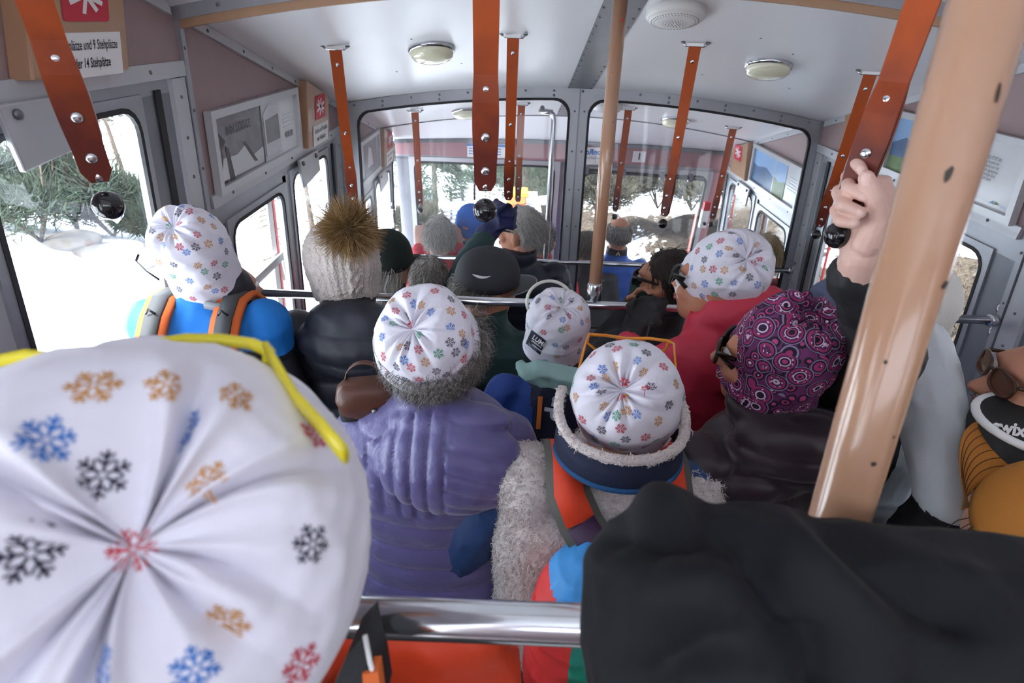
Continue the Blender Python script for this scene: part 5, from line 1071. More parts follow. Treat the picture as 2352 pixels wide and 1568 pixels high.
# colourful rucksack
BC = {n: mat(n, c, .6, var=.06, vscale=20, bump=.15, bscale=60) for n, c in dict(rucksack_red='d8302e', rucksack_sky='3f93d6', rucksack_teal='17907f', rucksack_orange='e8441f', rucksack_plum='3a1c40', rucksack_grey='5a5852', rucksack_maroon='5c1626').items()}
bc = P.t((-.035, -.24, -.262)); o = tag(empty('rucksack', bc), 'red, sky blue and teal patchwork rucksack on the cream fleece vest', 'rucksack')
m = MB(); loft(m, [(bc+V((0, yy, z)), rx, ry, X_, Y_) for z, rx, ry, yy in ((-.2, .1, .06, 0), (-.18, .13, .085, 0), (-.02, .138, .095, 0), (.1, .12, .09, .01), (.155, .085, .06, .03), (.175, .04, .03, .04))], BC['rucksack_red'], 32, 2.6)
def patch(c):
    r = (c-np.array(bc))@np.array(P.T); x, y, z = r.T; i = np.zeros(len(c), int); i[(z > .115+.3*np.clip(-.05-x, 0, 1))] = 1; i[(x > -.06) & (z < .105) & (z > -.06) & (y < .02)] = 2; i[(z < -.06) & (x > -.06) & (y < .02)] = 1; i[(z < -.04) & (z > -.07) & (y < .02) & (x > -.06)] = 3; return [BC['rucksack_red'], BC['rucksack_sky'], BC['rucksack_teal'], BC['rucksack_maroon']], i
po = remesh(m, 'pack_body', .005, 3, o, None, cloth(42, .004, 24), patch)
m = MB(); q = bc+V((-.045, -.098, .01)); m.lathe([(.008, -.018), (.0095, -.01), (.0095, .014), (.007, .017)], q, (1, .1, -.15), mat('yellow_toggle', 'd8cf1e', .4), 14); m.tube([q+V((.016, 0, 0)), q+V((.03, -.005, .004)), q+V((.04, 0, -.01))], .003, ORP, 8); m.tube([q+V((-.03, .006, .003)), q], .003, BLKP, 8); m.build('cord_toggle', o)
m = MB(); m.tube([bc+V((-.06, -.088, -.075)), bc+V((-.058, -.1, -.1)), bc+V((-.075, -.098, -.14)), bc+V((-.07, -.094, -.17))], .0022, mat('lilac_cord', 'a79ac0', .7), 8); m.build('pull_cord', o)
m = MB(); ribbon(m, [bc+V((.0, -.02, .165)), bc+V((.01, -.03, .2)), bc+V((.05, -.03, .2)), bc+V((.06, -.02, .165))], .022, .004, mat('mint_webbing', '6fb0a6', .7, bump=.4, bscale=200), (0, 1, .2)); m.build('grab_loop', o)
for sd, pts in ((-1, ((-.03, -.175, -.13), (-.05, -.16, -.1), (-.078, -.132, -.068), (-.1, -.09, -.035), (-.1, -.035, .0), (-.1, .03, -.01), (-.1, .1, -.07))), (1, ((.06, -.175, -.13), (.07, -.16, -.1), (.09, -.132, -.068), (.1, -.09, -.035), (.1, -.035, .0), (.1, .03, -.01), (.1, .1, -.07)))):
    pt = [P.t((x, y-.012, z+.012)) for x, y, z in pts]; m = MB(); ribbon(m, pt, .078, .008, BC['rucksack_grey'], (1, 0, 0)); so = m.build('shoulder_strap', o)
    m = MB(); ribbon(m, [p+V((0, -.004, .004)) for p in pt[2:]], .052, .009, BC['rucksack_orange'], (1, 0, 0)); m.build('orange_panel', so); m = MB(); ribbon(m, [p+V((0, -.004, .004)) for p in pt[:3]], .052, .009, BC['rucksack_plum'], (1, 0, 0)); m.build('plum_panel', so)
# purple paisley
def paisley():
    m = bpy.data.materials.new('purple_medallion_print'); m.use_nodes = True; n = m.node_tree; p = n.nodes['Principled BSDF']; p.inputs['Roughness'].default_value = .8; L = n.links.new
    t = n.nodes.new('ShaderNodeTexCoord'); base = None
    for sc, off, stops in ((24, 0, (('17101f', 0), ('b03a78', .13), ('2a1430', .18), ('d9c2d6', .24), ('5c2455', .28), ('a12c68', .36), ('1c1226', .44), ('8d7aa0', .49), ('3a1a40', .53), ('94306a', .6), ('24142c', .66), ('4b2250', .8))), (48, 7.3, (('e0c8de', 0), ('2a1430', .16), ('b8407c', .28), ('1c1226', .4), ('6b2a60', .55)))):
        mp = n.nodes.new('ShaderNodeMapping'); mp.inputs['Location'].default_value = (off, off, off); v = n.nodes.new('ShaderNodeTexVoronoi'); v.inputs['Scale'].default_value = sc; r = n.nodes.new('ShaderNodeValToRGB'); r.color_ramp.interpolation = 'CONSTANT'; v.inputs['Randomness'].default_value = .75
        while len(r.color_ramp.elements) < len(stops): r.color_ramp.elements.new(.5)
        for e, (c, x) in zip(r.color_ramp.elements, stops): e.position = x
        for e, (c, x) in zip(r.color_ramp.elements, stops): e.color = srgb(c)
        L(t.outputs['Object'], mp.inputs[0]); L(mp.outputs[0], v.inputs['Vector']); L(v.outputs['Distance'], r.inputs[0])
        if base is None: base = (v, r)
        else:
            g = n.nodes.new('ShaderNodeMath'); g.operation = 'GREATER_THAN'; g.inputs[1].default_value = .56; L(base[0].outputs['Distance'], g.inputs[0]); x = n.nodes.new('ShaderNodeMix'); x.data_type = 'RGBA'
            L(g.outputs[0], x.inputs[0]); L(base[1].outputs[0], x.inputs[6]); L(r.outputs[0], x.inputs[7])
            # spoked beads around the medallions
            sp = n.nodes.new('ShaderNodeTexVoronoi'); sp.inputs['Scale'].default_value = 190; L(t.outputs['Object'], sp.inputs['Vector']); l2 = n.nodes.new('ShaderNodeMath'); l2.operation = 'LESS_THAN'; l2.inputs[1].default_value = .3; L(sp.outputs['Distance'], l2.inputs[0])
            w1 = n.nodes.new('ShaderNodeMath'); w1.operation = 'COMPARE'; w1.inputs[1].default_value = .33; w1.inputs[2].default_value = .05; L(base[0].outputs['Distance'], w1.inputs[0]); mu = n.nodes.new('ShaderNodeMath'); mu.operation = 'MULTIPLY'; L(l2.outputs[0], mu.inputs[0]); L(w1.outputs[0], mu.inputs[1])
            y = n.nodes.new('ShaderNodeMix'); y.data_type = 'RGBA'; L(mu.outputs[0], y.inputs[0]); L(x.outputs[2], y.inputs[6]); y.inputs[7].default_value = srgb('e2cfe0'); L(y.outputs[2], p.inputs['Base Color'])
    return m
C_ = at(1815, 786, 1.0); P = Person('person in purple medallion print hat and dark plum down jacket', C_+V((-.022, .0, -.05)), 54, 0, ty=22, k=-1, noears=1, skin=SKIN2, s_=.91, voxel=.007); P.body()
PLUM = mat('dark_plum_nylon', '2b1d26', .42, var=.12, vscale=14, sheen=.15); P.jacket(PLUM, disp=puff(P, .06, .013, 8, wr=.005), voxel=.0065, sh=.195, collar=.05, extra=lambda b, m: ellip(b, P.t((.03, -.085, -.02)), (.15, .07, .08), m))
hat(P, C_, .1, (1868, 712), .105, 61, m=paisley(), upw=.4, kz=.85, amp=.016, folds=11); shades(P, mat('tortoise', '2a1a12', .25), LENS, y=.107, w=.072, th=.004, back=.02)
# beanie person whose hand grips the strap
P = Person('person in ribbed off-white beanie and pale grey jacket, hand gripping a strap', at(2058, 715, 1.22), 18, ty=4, k=-1, skin=SKINP, s_=1.0)
WR = at(1978, 588, .74); P.path[-1] = [P.t((-.16, 0, -.08)), at(2045, 830, .9), WR]; P.nohand = (-1,); P.handdir[-1] = V((0, 0, 1)); P.body()
PALE = fabric('pale_grey_shell', 'b9bcbf', .65, .2); BLKS = fabric('black_softshell', '1d1d20', .7)
def pal(c, P=P):
    r = (c-np.array(P.N))@np.array(P.T); return [PALE, BLKS], (((r[:, 0] < .02) & (r[:, 2] < -.06))).astype(int)
P.path[1] = [at(2100, 800, 1.12), at(2160, 1010, 1.0), at(2175, 1180, .95)]; P.path[-1], keep = [P.t((-.16, 0, -.08)), P.t((-.24, .02, -.3)), P.t((-.2, .1, -.34))], P.path[-1]
P.jacket(PALE, disp=cloth(16, .007), voxel=.0085, sh=.2, mslot=pal); P.path[-1] = keep
m = MB(); chain(m, [keep[0], keep[1], at(1962, 632, .765)], [.075, .062, .043], BLKS); remesh(m, 'raised_sleeve', .006, 3, P.root, BLKS, cloth(43, .004, 30))
OFFW = mat('offwhite_rib', 'd8d4cc', .9, bump=.3, bscale=120); ko = hat(P, P.h((0, -.01, .03)), .1, (2105, 610), .085, 71, m=OFFW, amp=0, kz=1.1, nb=(0, -.2, 1), name='beanie', prof=[(.02, 1), (.3, .96), (.55, .84), (.75, .66), (.9, .42), (.97, .22), (1, 0)], nth=192)
me = ko.data; co = np.empty(len(me.vertices)*3, np.float32); me.vertices.foreach_get('co', co); co = co.reshape(-1, 3); rel = co-np.array(P.C); an = np.arctan2(rel[:, 1], rel[:, 0]); me.vertices.foreach_set('co', (co+rel/np.linalg.norm(rel, axis=1)[:, None]*(.0022*np.sin(an*48))[:, None]).reshape(-1)); me.update()
m = MB(); loft(m, [(P.C-P.nb*z, r, r, rot()@V((1, 0, 0)), V((0, 1, 0))) for z, r in ((.045, .104), (.05, .107), (.09, .106), (.095, .1))], mat('taupe_rib', 'a39a90', .9, bump=.6, bscale=160), 40); m.build('turn_up', ko)
# the bare hand: palm, four curled fingers and a thumb, around the strap
HD_ = .715; m = MB(); A = lambda x, y, d=0: at(x, y, HD_+d)
chain(m, [at(1962, 640, .765), A(1975, 590, .02), A(1992, 530, .02)], [.027, .026, .034], SKINP)
loft(m, [(A(1978, 580, .02), .026, .02, V((1, .3, 0)).normalized(), V((-.3, 1, 0)).normalized()), (A(1998, 520, .03), .042, .02, V((1, .3, 0)).normalized(), V((-.3, 1, 0)).normalized()), (A(2000, 450, .035), .043, .018, V((1, .3, 0)).normalized(), V((-.3, 1, 0)).normalized()), (A(1998, 405, .035), .036, .014, V((1, .3, 0)).normalized(), V((-.3, 1, 0)).normalized())], SKINP, 14)
fing = [((2000, 378, .04), (1975, 366, .01), (1968, 375, -.02), (1980, 391, -.032), .0086), ((1990, 425, .045), (1948, 405, .02), (1950, 432, -.018), (1984, 450, -.03), .0094), ((1985, 460, .045), (1927, 440, .018), (1938, 472, -.018), (1976, 488, -.028), .0094), ((1980, 495, .04), (1921, 482, .014), (1930, 508, -.012), (1962, 514, -.022), .0084)]
for a, b_, c, d, r in fing: chain(m, [A(*a), A(*b_), A(*c), A(*d)], [r*1.02, r*1.05, r*.96, r*.82], SKINP, 12)
chain(m, [A(1990, 560, .0), A(2015, 500, -.018), A(2010, 455, -.034), A(1990, 408, -.038)], [.019, .015, .0118, .0098], SKINP, 12)
ho = remesh(m, 'gripping_hand', .0018, 2, P.root, SKINP, lambda co, no: .0005*crease(co, 260, 4)+.0004*nz(co, 300, 5))
for (x, y, w, l, ang) in ((1988, 412, 11, 15, 8), (1976, 391, 9, 10, 20), (1982, 456, 8, 9, -60), (1976, 490, 8, 9, -65), (1961, 511, 7, 8, -70)):
    a = math.radians(ang); c, s_ = math.cos(a), math.sin(a); q = lambda u, v: (x+u*c-v*s_, y+u*s_+v*c); decal(P, ho, [q(-w, -l), q(w, -l), q(w*.8, l), q(-w*.8, l)], NAIL, 'fingernail', .0006, ho, 4)
P = Person('person in blue grey hood between the purple print hat and the thick pole', at(1925, 735, 1.36), 10, k=-1, skin=SKIN, s_=.95, voxel=.011); P.body(); BG = fabric('blue_grey_shell', '5f6a86', .75); P.jacket(BG, disp=cloth(17), voxel=.011)
m = MB(); ellip(m, P.h((0, -.012, .03)), (.098, .115, .105), BG, P.R); ellip(m, P.h((0, -.03, -.06)), (.1, .11, .11), BG, P.R); remesh(m, 'hood', .007, 3, P.root, BG, cloth(44, .004))
P = Person('person in cornflower blue jacket at the right window behind the beanie', at(2085, 735, 1.5), 0, k=-1, skin=SKIN, s_=.9, voxel=.011); P.body(); P.jacket(fabric('cornflower_shell', '6d86c4', .7), disp=cloth(18), voxel=.01, sh=.2); hair(P, HD, FULLHAIR, 1200, .03, .0012, .5, .03, 19)
# right edge: head scarf and lettered collar
P = Person('person in red and black bandana and glasses facing left at the right edge', at(2415, 895, .98), 72, 2, ty=20, k=-1, skin=SKIN2, s_=.98, voxel=.007); P.body()
P.jacket(BLKS, disp=cloth(19), voxel=.008, sh=.18, collar=.03)
BAN = mat('bandana_print', 'b3202c', .8); nb_ = BAN.node_tree; v_ = nb_.nodes.new('ShaderNodeTexVoronoi'); v_.inputs['Scale'].default_value = 34; r_ = nb_.nodes.new('ShaderNodeValToRGB'); r_.color_ramp.interpolation = 'CONSTANT'; tcn = nb_.nodes.new('ShaderNodeTexCoord')
for e, (c, x) in zip(r_.color_ramp.elements, (('b3202c', 0), ('15151a', .55))): e.color = srgb(c); e.position = x
e = r_.color_ramp.elements.new(.48); e.color = srgb('d8d4d2'); nb_.links.new(tcn.outputs['Object'], v_.inputs['Vector']); nb_.links.new(v_.outputs['Distance'], r_.inputs[0]); nb_.links.new(r_.outputs[0], nb_.nodes['Principled BSDF'].inputs['Base Color'])
m = MB(); ellip(m, P.h((0, -.025, .035)), (.086, .1, .1), BAN, P.R); ellip(m, P.h((0, -.055, -.035)), (.08, .07, .09), BAN, P.R); remesh(m, 'bandana', .006, 3, P.root, BAN, cloth(45, .004, 40)); shades(P, mat('brown_frame', '4a2a1a', .3), mat('amber_lens', '5a3018', .1), y=.104, w=.072, th=.003)
m = MB(); X_, Y_ = P.T@V((1, 0, 0)), P.T@V((0, 1, 0)); cc = at(2385, 1010, .93)
loft(m, [(cc+V((0, 0, z)), r, r*.85, V((1, 0, 0)), V((0, 1, 0))) for z, r in ((-.06, .1), (-.03, .112), (.02, .11), (.035, .1))], BLKS, 40); sc = m.build('collar', P.root)
m = MB(); m.tube([cc+V((.106*math.cos(a), .09*math.sin(a), .03)) for a in np.linspace(0, 2*PI, 41)], .007, SIGNW, 8); m.build('white_collar_edge', sc)
facetext(P, sc, 'swix', (2318, 984), (1, .19), 40, SIGNW, 'collar_lettering', sc, .003, 1.05, .04)
# tan cap
P = Person('person in tan cap with long dark hair in front of the black sleeve', at(2385, 1238, .82), -4, 18, ty=5, k=-1, skin=SKIN, s_=1.0); P.body(); P.jacket(fabric('charcoal_shirt', '2c2d33'), disp=cloth(20)); hair(P, HD, lambda x, y, z: (z < .2) & (y < .4), 3600, .16, .0009, 1.0, .04, 21, out=.15)
TAN = mat('tan_canvas', 'b9762c', .8, bump=.2, bscale=300, var=.05); o, h = cap(P, TAN, C=P.h((0, -.008, .035)), visor=.1, stitch=mat('brown_thread', '5a3a1a', .8), l=.11, w=.1, hgt=.1, vdrop=-.005, vtilt=.01)
for x in (-.062, .062): m = MB(); m.lathe([(.0055, -.001), (.0055, .0015), (.003, .002), (.0028, .0005)], h((x, -.045, .083)), P.R@V((x*9, -.45, .7)), SCREW, 14); m.build('eyelet', o)
# hat nearest the viewer
C_ = at(327, 1264, .265); P = Person('person in large snowflake hat and yellow sunglasses closest to the viewer', C_+V((.0, .045, -.055)), 8, k=-2, s_=.98, skin=SKIN, armw=.18, neckoff=(-.1, -.04, -.15)); P.body()
FL0 = [(105, 1010, 'b'), (432, 990, 'b'), (387, 880, 'o'), (540, 905, 'o'), (475, 1105, 'o'), (718, 1250, 'k'), (525, 1425, 'o'), (450, 1535, 'b'), (690, 1525, 'r'), (235, 1090, 'k'), (70, 1270, 'k'), (305, 1262, 'r'), (240, 1535, 'b'), (722, 998, 'r'), (215, 885, 'o')]
P.jacket(BLKS, disp=cloth(22), voxel=.009, collar=.03)
hat(P, C_, .115, (303, 1258), .1, 83, FL0, (0, 0, 1), nb=(.3, -.72, .62), kz=.78, rest=False, amp=.02, folds=8, fr=.0096, nth=288, bw=.9)
YEL = mat('yellow_plastic', 'e0d024', .3, coat=.4)
m = MB(); top = [at(x, y, d) for x, y, d in ((-110, 850, .3), (-20, 832, .303), (60, 815, .306), (140, 822, .31), (210, 838, .311), (260, 835, .311), (310, 812, .31), (360, 790, .31), (430, 779, .308), (510, 780, .304), (580, 790, .298), (618, 806, .292))]
m.tube(top, [(.0032, .0038)]*len(top), YEL, 10)
dn_ = V((0, .006, -.04)); a, b_ = top[6], top[-1]
m.tube([b_, b_+dn_*.5-V((.006, 0, 0)), b_+dn_-V((.025, 0, 0)), (a+b_)/2+dn_*1.15, a+dn_+V((.012, 0, 0)), a+dn_*.5, a], .0034, YEL, 10)
a, b_ = top[0], top[4]; m.tube([b_, b_+dn_*.5, b_+dn_-V((.012, 0, 0)), (a+b_)/2+dn_*1.15, a+dn_+V((.02, 0, 0)), a], .0034, YEL, 10)
tp = [at(x, y, d) for x, y, d in ((612, 800, .293), (640, 850, .285), (680, 915, .272), (735, 975, .255), (790, 1040, .235))]; m.tube(tp, [(.0025, .0062)]*5, YEL, 10); go = m.build('sunglasses', P.root)
for a, b_ in ((top[6], top[-1]), (top[0], top[4])): m = MB(); m.prism([a+V((.003, .001, -.002)), b_+V((-.003, .001, -.002)), b_+dn_*.6-V((.008, -.001, 0)), b_+dn_-V((.025, -.001, 0)), (a+b_)/2+dn_*1.12, a+dn_+V((.014, .001, 0)), a+dn_*.6], (0, .0018, 0), LENS); m.build('lens', go)
m = MB(); q = [at(x, y, d) for x, y, d in ((740, 1640, .33), (775, 1560, .335), (800, 1500, .335), (838, 1458, .335), (850, 1520, .335), (862, 1560, .335), (875, 1640, .335))]; m.prism(q, (0, .03, -.01), BLKS); fo = m.build('lapel', P.root)
m = MB(); m.tube(q[3:], .0016, SIGNW, 6); m.build('white_piping', fo)
m = MB(); m.prism([at(x, y, .333) for x, y in ((832, 1548), (868, 1542), (880, 1640), (838, 1640))], (0, .01, 0), ORG); m.build('orange_tab', fo)
# orange bag beyond the near rail
oc = at(960, 1470, .47); OB = fabric('orange_red_nylon', 'd8421f', .55, .2); o = MB(); loft(o, [(oc+V((0, 0, z)), rx, ry, V((1, .05, 0)).normalized(), V((-.05, 1, 0)).normalized()) for z, rx, ry in ((-.16, .08, .02), (-.15, .11, .03), (-.05, .1, .035), (.02, .08, .03), (.036, .06, .02), (.043, .03, .01))], OB, 32, 3)
tag(remesh(o, 'orange_bag', .006, 4, None, OB, cloth(46, .005, 24)), 'bright orange nylon bag behind the near handrail under the lavender jacket', 'bag')
# the arm in a black jacket right beside the camera
S0 = at(2750, 1560, .36); P = Person('person in black jacket beside the viewer, bent elbow filling the lower right corner', S0+V((.17, .02, .26)), -10, ty=8, k=-2, skin=SKIN, s_=1.0)
EL = at(1602, 1418, .32); P.path[-1] = [S0, EL, at(1600, 1990, .3)]; P.body(); BLKJ = mat('black_wool_blend', '131419', .8, bump=.15, bscale=400, bdist=.001, spec=.3)
def armd(co, no):
    e = np.array(EL); r = co-e; d = np.linalg.norm(r, axis=1); f = np.exp(-(d/.13)**2)
    vd = V(cray(1700, 1350)).normalized(); vx = np.array(vd.cross(V((0, 0, 1))).normalized()); vy = np.cross(vx, np.array(vd)); q2 = np.stack([co@vx, co@vy], 1); fo = np.zeros(len(co))
    for pl, dp in ((((1600, 1135), (1690, 1222), (1785, 1335), (1893, 1445), (1905, 1560)), .014), (((1385, 1206), (1490, 1236), (1560, 1230)), .012), (((1531, 1230), (1650, 1270), (1740, 1308)), .008), (((1950, 1210), (2080, 1330), (2230, 1420)), .01), (((1500, 1560), (1640, 1470), (1800, 1440)), .01)):
        P3 = [np.array(at(*p, .262)) for p in pl]; d2 = np.full(len(co), 9.0)
        for a_, b_ in zip(P3[:-1], P3[1:]):
            a2, b2 = np.array([a_@vx, a_@vy]), np.array([b_@vx, b_@vy]); ab = b2-a2; t = np.clip(((q2-a2)@ab)/(ab@ab), 0, 1); d2 = np.minimum(d2, np.linalg.norm(q2-a2-t[:, None]*ab, axis=1))
        fo += -dp*np.exp(-(d2/.011)**1.4)+dp*.55*np.exp(-((d2-.024)/.014)**2)
    w = fo+crease(r*np.array([1, 1.0, 1.3]), 26, 3)*.011*f+.005*nz(co, 18, 2)+crease(co, 20, 7)*.006; ln = r[:, 0]*.62+r[:, 2]*.78; return w
P.jacket(BLKJ, disp=armd, voxel=.0065, sleeves=False, sh=.19); m = MB(); chain(m, P.path[-1], [.085, .072, .055], BLKJ); remesh(m, 'sleeve', .004, 5, P.root, BLKJ, armd); m = MB(); chain(m, P.path[1], [.08, .068, .05], BLKJ); remesh(m, 'sleeve', .009, 4, P.root, BLKJ); hair(P, HD, FULLHAIR, 900, .03, .0012, .5, .03, 20)
# ---------------------------------------------------------------- outside
def tmat(name, cols, sc, pos=(.35, .65), detail=6, bump=.5, bs=12, bd=.1):
    m = bpy.data.materials.new(name); m.use_nodes = True; n = m.node_tree; p = n.nodes['Principled BSDF']; p.inputs['Roughness'].default_value = .95; p.inputs['Specular IOR Level'].default_value = .1
    t = n.nodes.new('ShaderNodeTexCoord'); no = n.nodes.new('ShaderNodeTexNoise'); no.inputs['Scale'].default_value = sc; no.inputs['Detail'].default_value = detail; no.inputs['Roughness'].default_value = .65; r = n.nodes.new('ShaderNodeValToRGB')
    while len(r.color_ramp.elements) < len(cols): r.color_ramp.elements.new(.5)
    for i, c in enumerate(cols): r.color_ramp.elements[i].position = pos[0]+(pos[1]-pos[0])*i/(len(cols)-1)
    for i, c in enumerate(cols): r.color_ramp.elements[i].color = srgb(c)
    b = n.nodes.new('ShaderNodeBump'); b.inputs['Strength'].default_value = bump; b.inputs['Distance'].default_value = bd; nb = n.nodes.new('ShaderNodeTexNoise'); nb.inputs['Scale'].default_value = bs; nb.inputs['Detail'].default_value = 8
    L = n.links.new; L(t.outputs['Object'], no.inputs['Vector']); L(no.outputs['Fac'], r.inputs[0]); L(r.outputs[0], p.inputs['Base Color']); L(t.outputs['Object'], nb.inputs['Vector']); L(nb.outputs['Fac'], b.inputs['Height']); L(b.outputs[0], p.inputs['Normal']); return m
SNOW = tmat('snow', ('dfe6ee', 'eef2f6'), 2, bump=.2, bs=3)
GRASSM = tmat('dry_grass', ('1d1916', '332c27', '413933', '4b433a', '302a24', '544d45', '3b342d'), 3.2, (.3, .72), 9, 1.0, 9, .2)
def ground(x, y):
    base = -2.75-.287*np.minimum(y, 14)-.13*np.clip(y-14, 0, 24)+.22*np.clip(y-38, 0, 60)
    l = np.clip(-x-1.6, 0, None); r = np.clip(x-1.7, 0, None)
    h = base+.27*np.minimum(l, 8)-.35*np.clip(l-8, 0, 5)+.3*np.clip(l-15, 0, 60)+.34*np.minimum(r, 14)+.2*np.clip(r-14, 0, 60)-.0*r
    h = h+np.where(l > 0, .18*np.sin(x*.7+y*.5)+.1*np.sin(y*1.3-x), 0)*np.clip(l, 0, 1)+np.where(r > 0, .22*np.sin(x*1.1+y*.8)+.16*np.sin(y*1.9-x*1.3)+.1*np.sin(3.1*x+2.2*y), 0)*np.clip(r, 0, 1)
    return np.minimum(h, base-.25) if np.isscalar(h) and abs(x) < 1.5 else h
gx = np.concatenate([np.linspace(-75, -16, 24), np.linspace(-15.5, 15.5, 110), np.linspace(16, 75, 24)]); gy = np.concatenate([np.linspace(-6, 26, 110), np.linspace(27, 110, 40)])
GX, GY = np.meshgrid(gx, gy); GZ = ground(GX, GY)+ZC
snowp = nz(np.stack([GX.ravel(), GY.ravel(), GX.ravel()*0], 1), .55, 5).reshape(GX.shape); nx, ny = len(gx), len(gy)
me = bpy.data.meshes.new('hillside'); vs = np.stack([GX.ravel(), GY.ravel(), GZ.ravel()+np.where(snowp.ravel() > .12, .06, 0)], 1); fs = [(j*nx+i, j*nx+i+1, j*nx+nx+i+1, j*nx+nx+i) for j in range(ny-1) for i in range(nx-1)]
me.from_pydata(vs.tolist(), [], fs); me.materials.append(SNOW); me.materials.append(GRASSM)
mi = []
for j in range(ny-1):
    for i in range(nx-1):
        x, y = gx[i], gy[j]; g = 1 if x > 1.0 or (abs(x) <= 1.9 and y > 9 and y < 17) or (y > 35 and x > -14) else 0; mi.append(g)
at_ = me.attributes.new('snowf', 'FLOAT', 'POINT'); at_.data.foreach_set('value', np.where((GX > 3) & (GY > 28), -.5, snowp).ravel().astype(np.float32))
n_ = GRASSM.node_tree; p_ = n_.nodes['Principled BSDF']; src = p_.inputs['Base Color'].links[0].from_socket; aa = n_.nodes.new('ShaderNodeAttribute'); aa.attribute_name = 'snowf'; nn_ = n_.nodes.new('ShaderNodeTexNoise'); nn_.inputs['Scale'].default_value = 5; nn_.inputs['Detail'].default_value = 6; tt = n_.nodes.new('ShaderNodeTexCoord'); m1 = n_.nodes.new('ShaderNodeMath'); m1.operation = 'MULTIPLY_ADD'; m1.inputs[1].default_value = .5; m1.inputs[2].default_value = -.25; m2 = n_.nodes.new('ShaderNodeMath'); m3 = n_.nodes.new('ShaderNodeMapRange'); m3.inputs[1].default_value = .04; m3.inputs[2].default_value = .08; mx_ = n_.nodes.new('ShaderNodeMix'); mx_.data_type = 'RGBA'; mx_.inputs[7].default_value = srgb('e6ebf1')
n_.links.new(tt.outputs['Object'], nn_.inputs['Vector']); n_.links.new(nn_.outputs['Fac'], m1.inputs[0]); n_.links.new(aa.outputs['Fac'], m2.inputs[0]); n_.links.new(m1.outputs[0], m2.inputs[1]); n_.links.new(m2.outputs[0], m3.inputs[0]); n_.links.new(m3.outputs[0], mx_.inputs[0]); n_.links.new(src, mx_.inputs[6]); n_.links.new(mx_.outputs[2], p_.inputs['Base Color'])
me.polygons.foreach_set('material_index', mi); me.polygons.foreach_set('use_smooth', [True]*len(mi)); me.update(); struct_o = bpy.data.objects.new('hillside', me); COL.objects.link(struct_o); struct(struct_o)
gz = lambda x, y: float(ground(np.float64(x), np.float64(y)))+ZC
# grass tufts and stones on the bank (uncountable)
rg = np.random.RandomState(9); n = 9000; x = rg.uniform(1.9, 12, n); y = rg.uniform(-1, 16, n); z = ground(x, y)+ZC; sn = nz(np.stack([x, y, x*0], 1), .55, 5); k = sn < .03
TUF = [mat('straw_a', '443c33', .9), mat('straw_b', '2f2923', .9), mat('straw_c', '50483d', .9)]
k = np.repeat(np.where(k)[0], 5); bp = np.stack([x[k], y[k], z[k]], 1)+rg.normal(size=(len(k), 3))*np.array([.07, .07, 0]); so = strands('dry_grass_tufts', bp, np.tile([0, -.05, .8], (len(k), 1)), .16, .006, TUF, None, 3, .9, .05, 3, .6); tag(so, 'dry straw coloured grass covering the bank outside the right windows', 'grass', kind='stuff')
STN = mat('grey_stone', '77736e', .9, var=.3, vscale=4, bump=.6, bscale=8, bdist=.03)
for i in range(12):
    x_, y_ = rg.uniform(2.4, 7), rg.uniform(2, 10); m = MB(); r = rg.uniform(.1, .26); ellip(m, (x_, y_, gz(x_, y_)+r*.2), (r*1.3, r, r*.7), STN, rot(rg.uniform(0, 180), 20)); o = remesh(m, 'stone', r*.12, 1, None, STN, lambda co, no: .12*r*nz(co, 4/r, i)); tag(o, 'grey stone lying in the dry grass outside the right windows', 'stone', 'stones on the grassy bank')
for i, (px, w) in enumerate(((160, .5), (235, .6), (300, .35))):
    d = V(cray(px, 549)); p = d*(9/d.y); m = MB(); q = V((p.x, 9, gz(p.x, 9))); ellip(m, q+V((0, 0, .05)), (w, .4, .17), STN, rot(20)); o = remesh(m, 'rock', .05, 1, None, STN, lambda co, no: .06*nz(co, 7, i)); tag(o, ('dark rock poking from the snow, leftmost under the hanging ball', 'dark rock poking from the snow, middle one', 'dark rock poking from the snow, nearest the snowflake hat')[i], 'rock', 'rocks in the snow')
NEE = [mat('needle_a', '1f2c22', .9), mat('needle_b', '2b3b29', .9), mat('needle_c', '1c271d', .9)]; NEEH = [mat('haze_tinted_needle_a', '26352f', .95), mat('haze_tinted_needle_b', '1c2925', .95)]; BARK = mat('bark', '4b4138', .9, bump=.5, bscale=20, bdist=.02)  # far forest needles: haze is put into their bluish colour
def bush(name, c, r, lab, n=2600, ln=.16, m=None, cat='bush', grp=None, rad=.007, trunk=True, seed=0):
    rg = np.random.RandomState(seed); o = tag(empty(name, c), lab, cat, grp); c = np.array(c, float); P_ = []; D = []
    for i in range(26):
        d = rg.normal(size=3); d[2] = abs(d[2])*.8; d /= np.linalg.norm(d); cc = c+np.array([0, 0, r[2]*.35])+d*np.array(r)*rg.uniform(.35, .95); k = n//26; v = rg.normal(size=(k, 3)); v /= np.linalg.norm(v, axis=1)[:, None]; P_.append(cc+v*np.array(r)*.28*rg.uniform(.2, 1, (k, 1))); D.append(v+np.array([0, 0, .8]))
    strands('foliage', np.concatenate(P_), np.concatenate(D), ln, rad, m or NEE, o, seed, 0, 0, 2, .4)
    mb = MB()
    for i in range(5): a = rg.uniform(0, 6.28); mb.tube([V(c)+V((0, 0, -.1)), V(c)+V((math.cos(a)*r[0]*.4, math.sin(a)*r[1]*.4, r[2]*.5)), V(c)+V((math.cos(a)*r[0]*.6, math.sin(a)*r[1]*.6, r[2]*1.0))], [.028, .018, .006], BARK, 6)
    mb.build('stem', o); return o
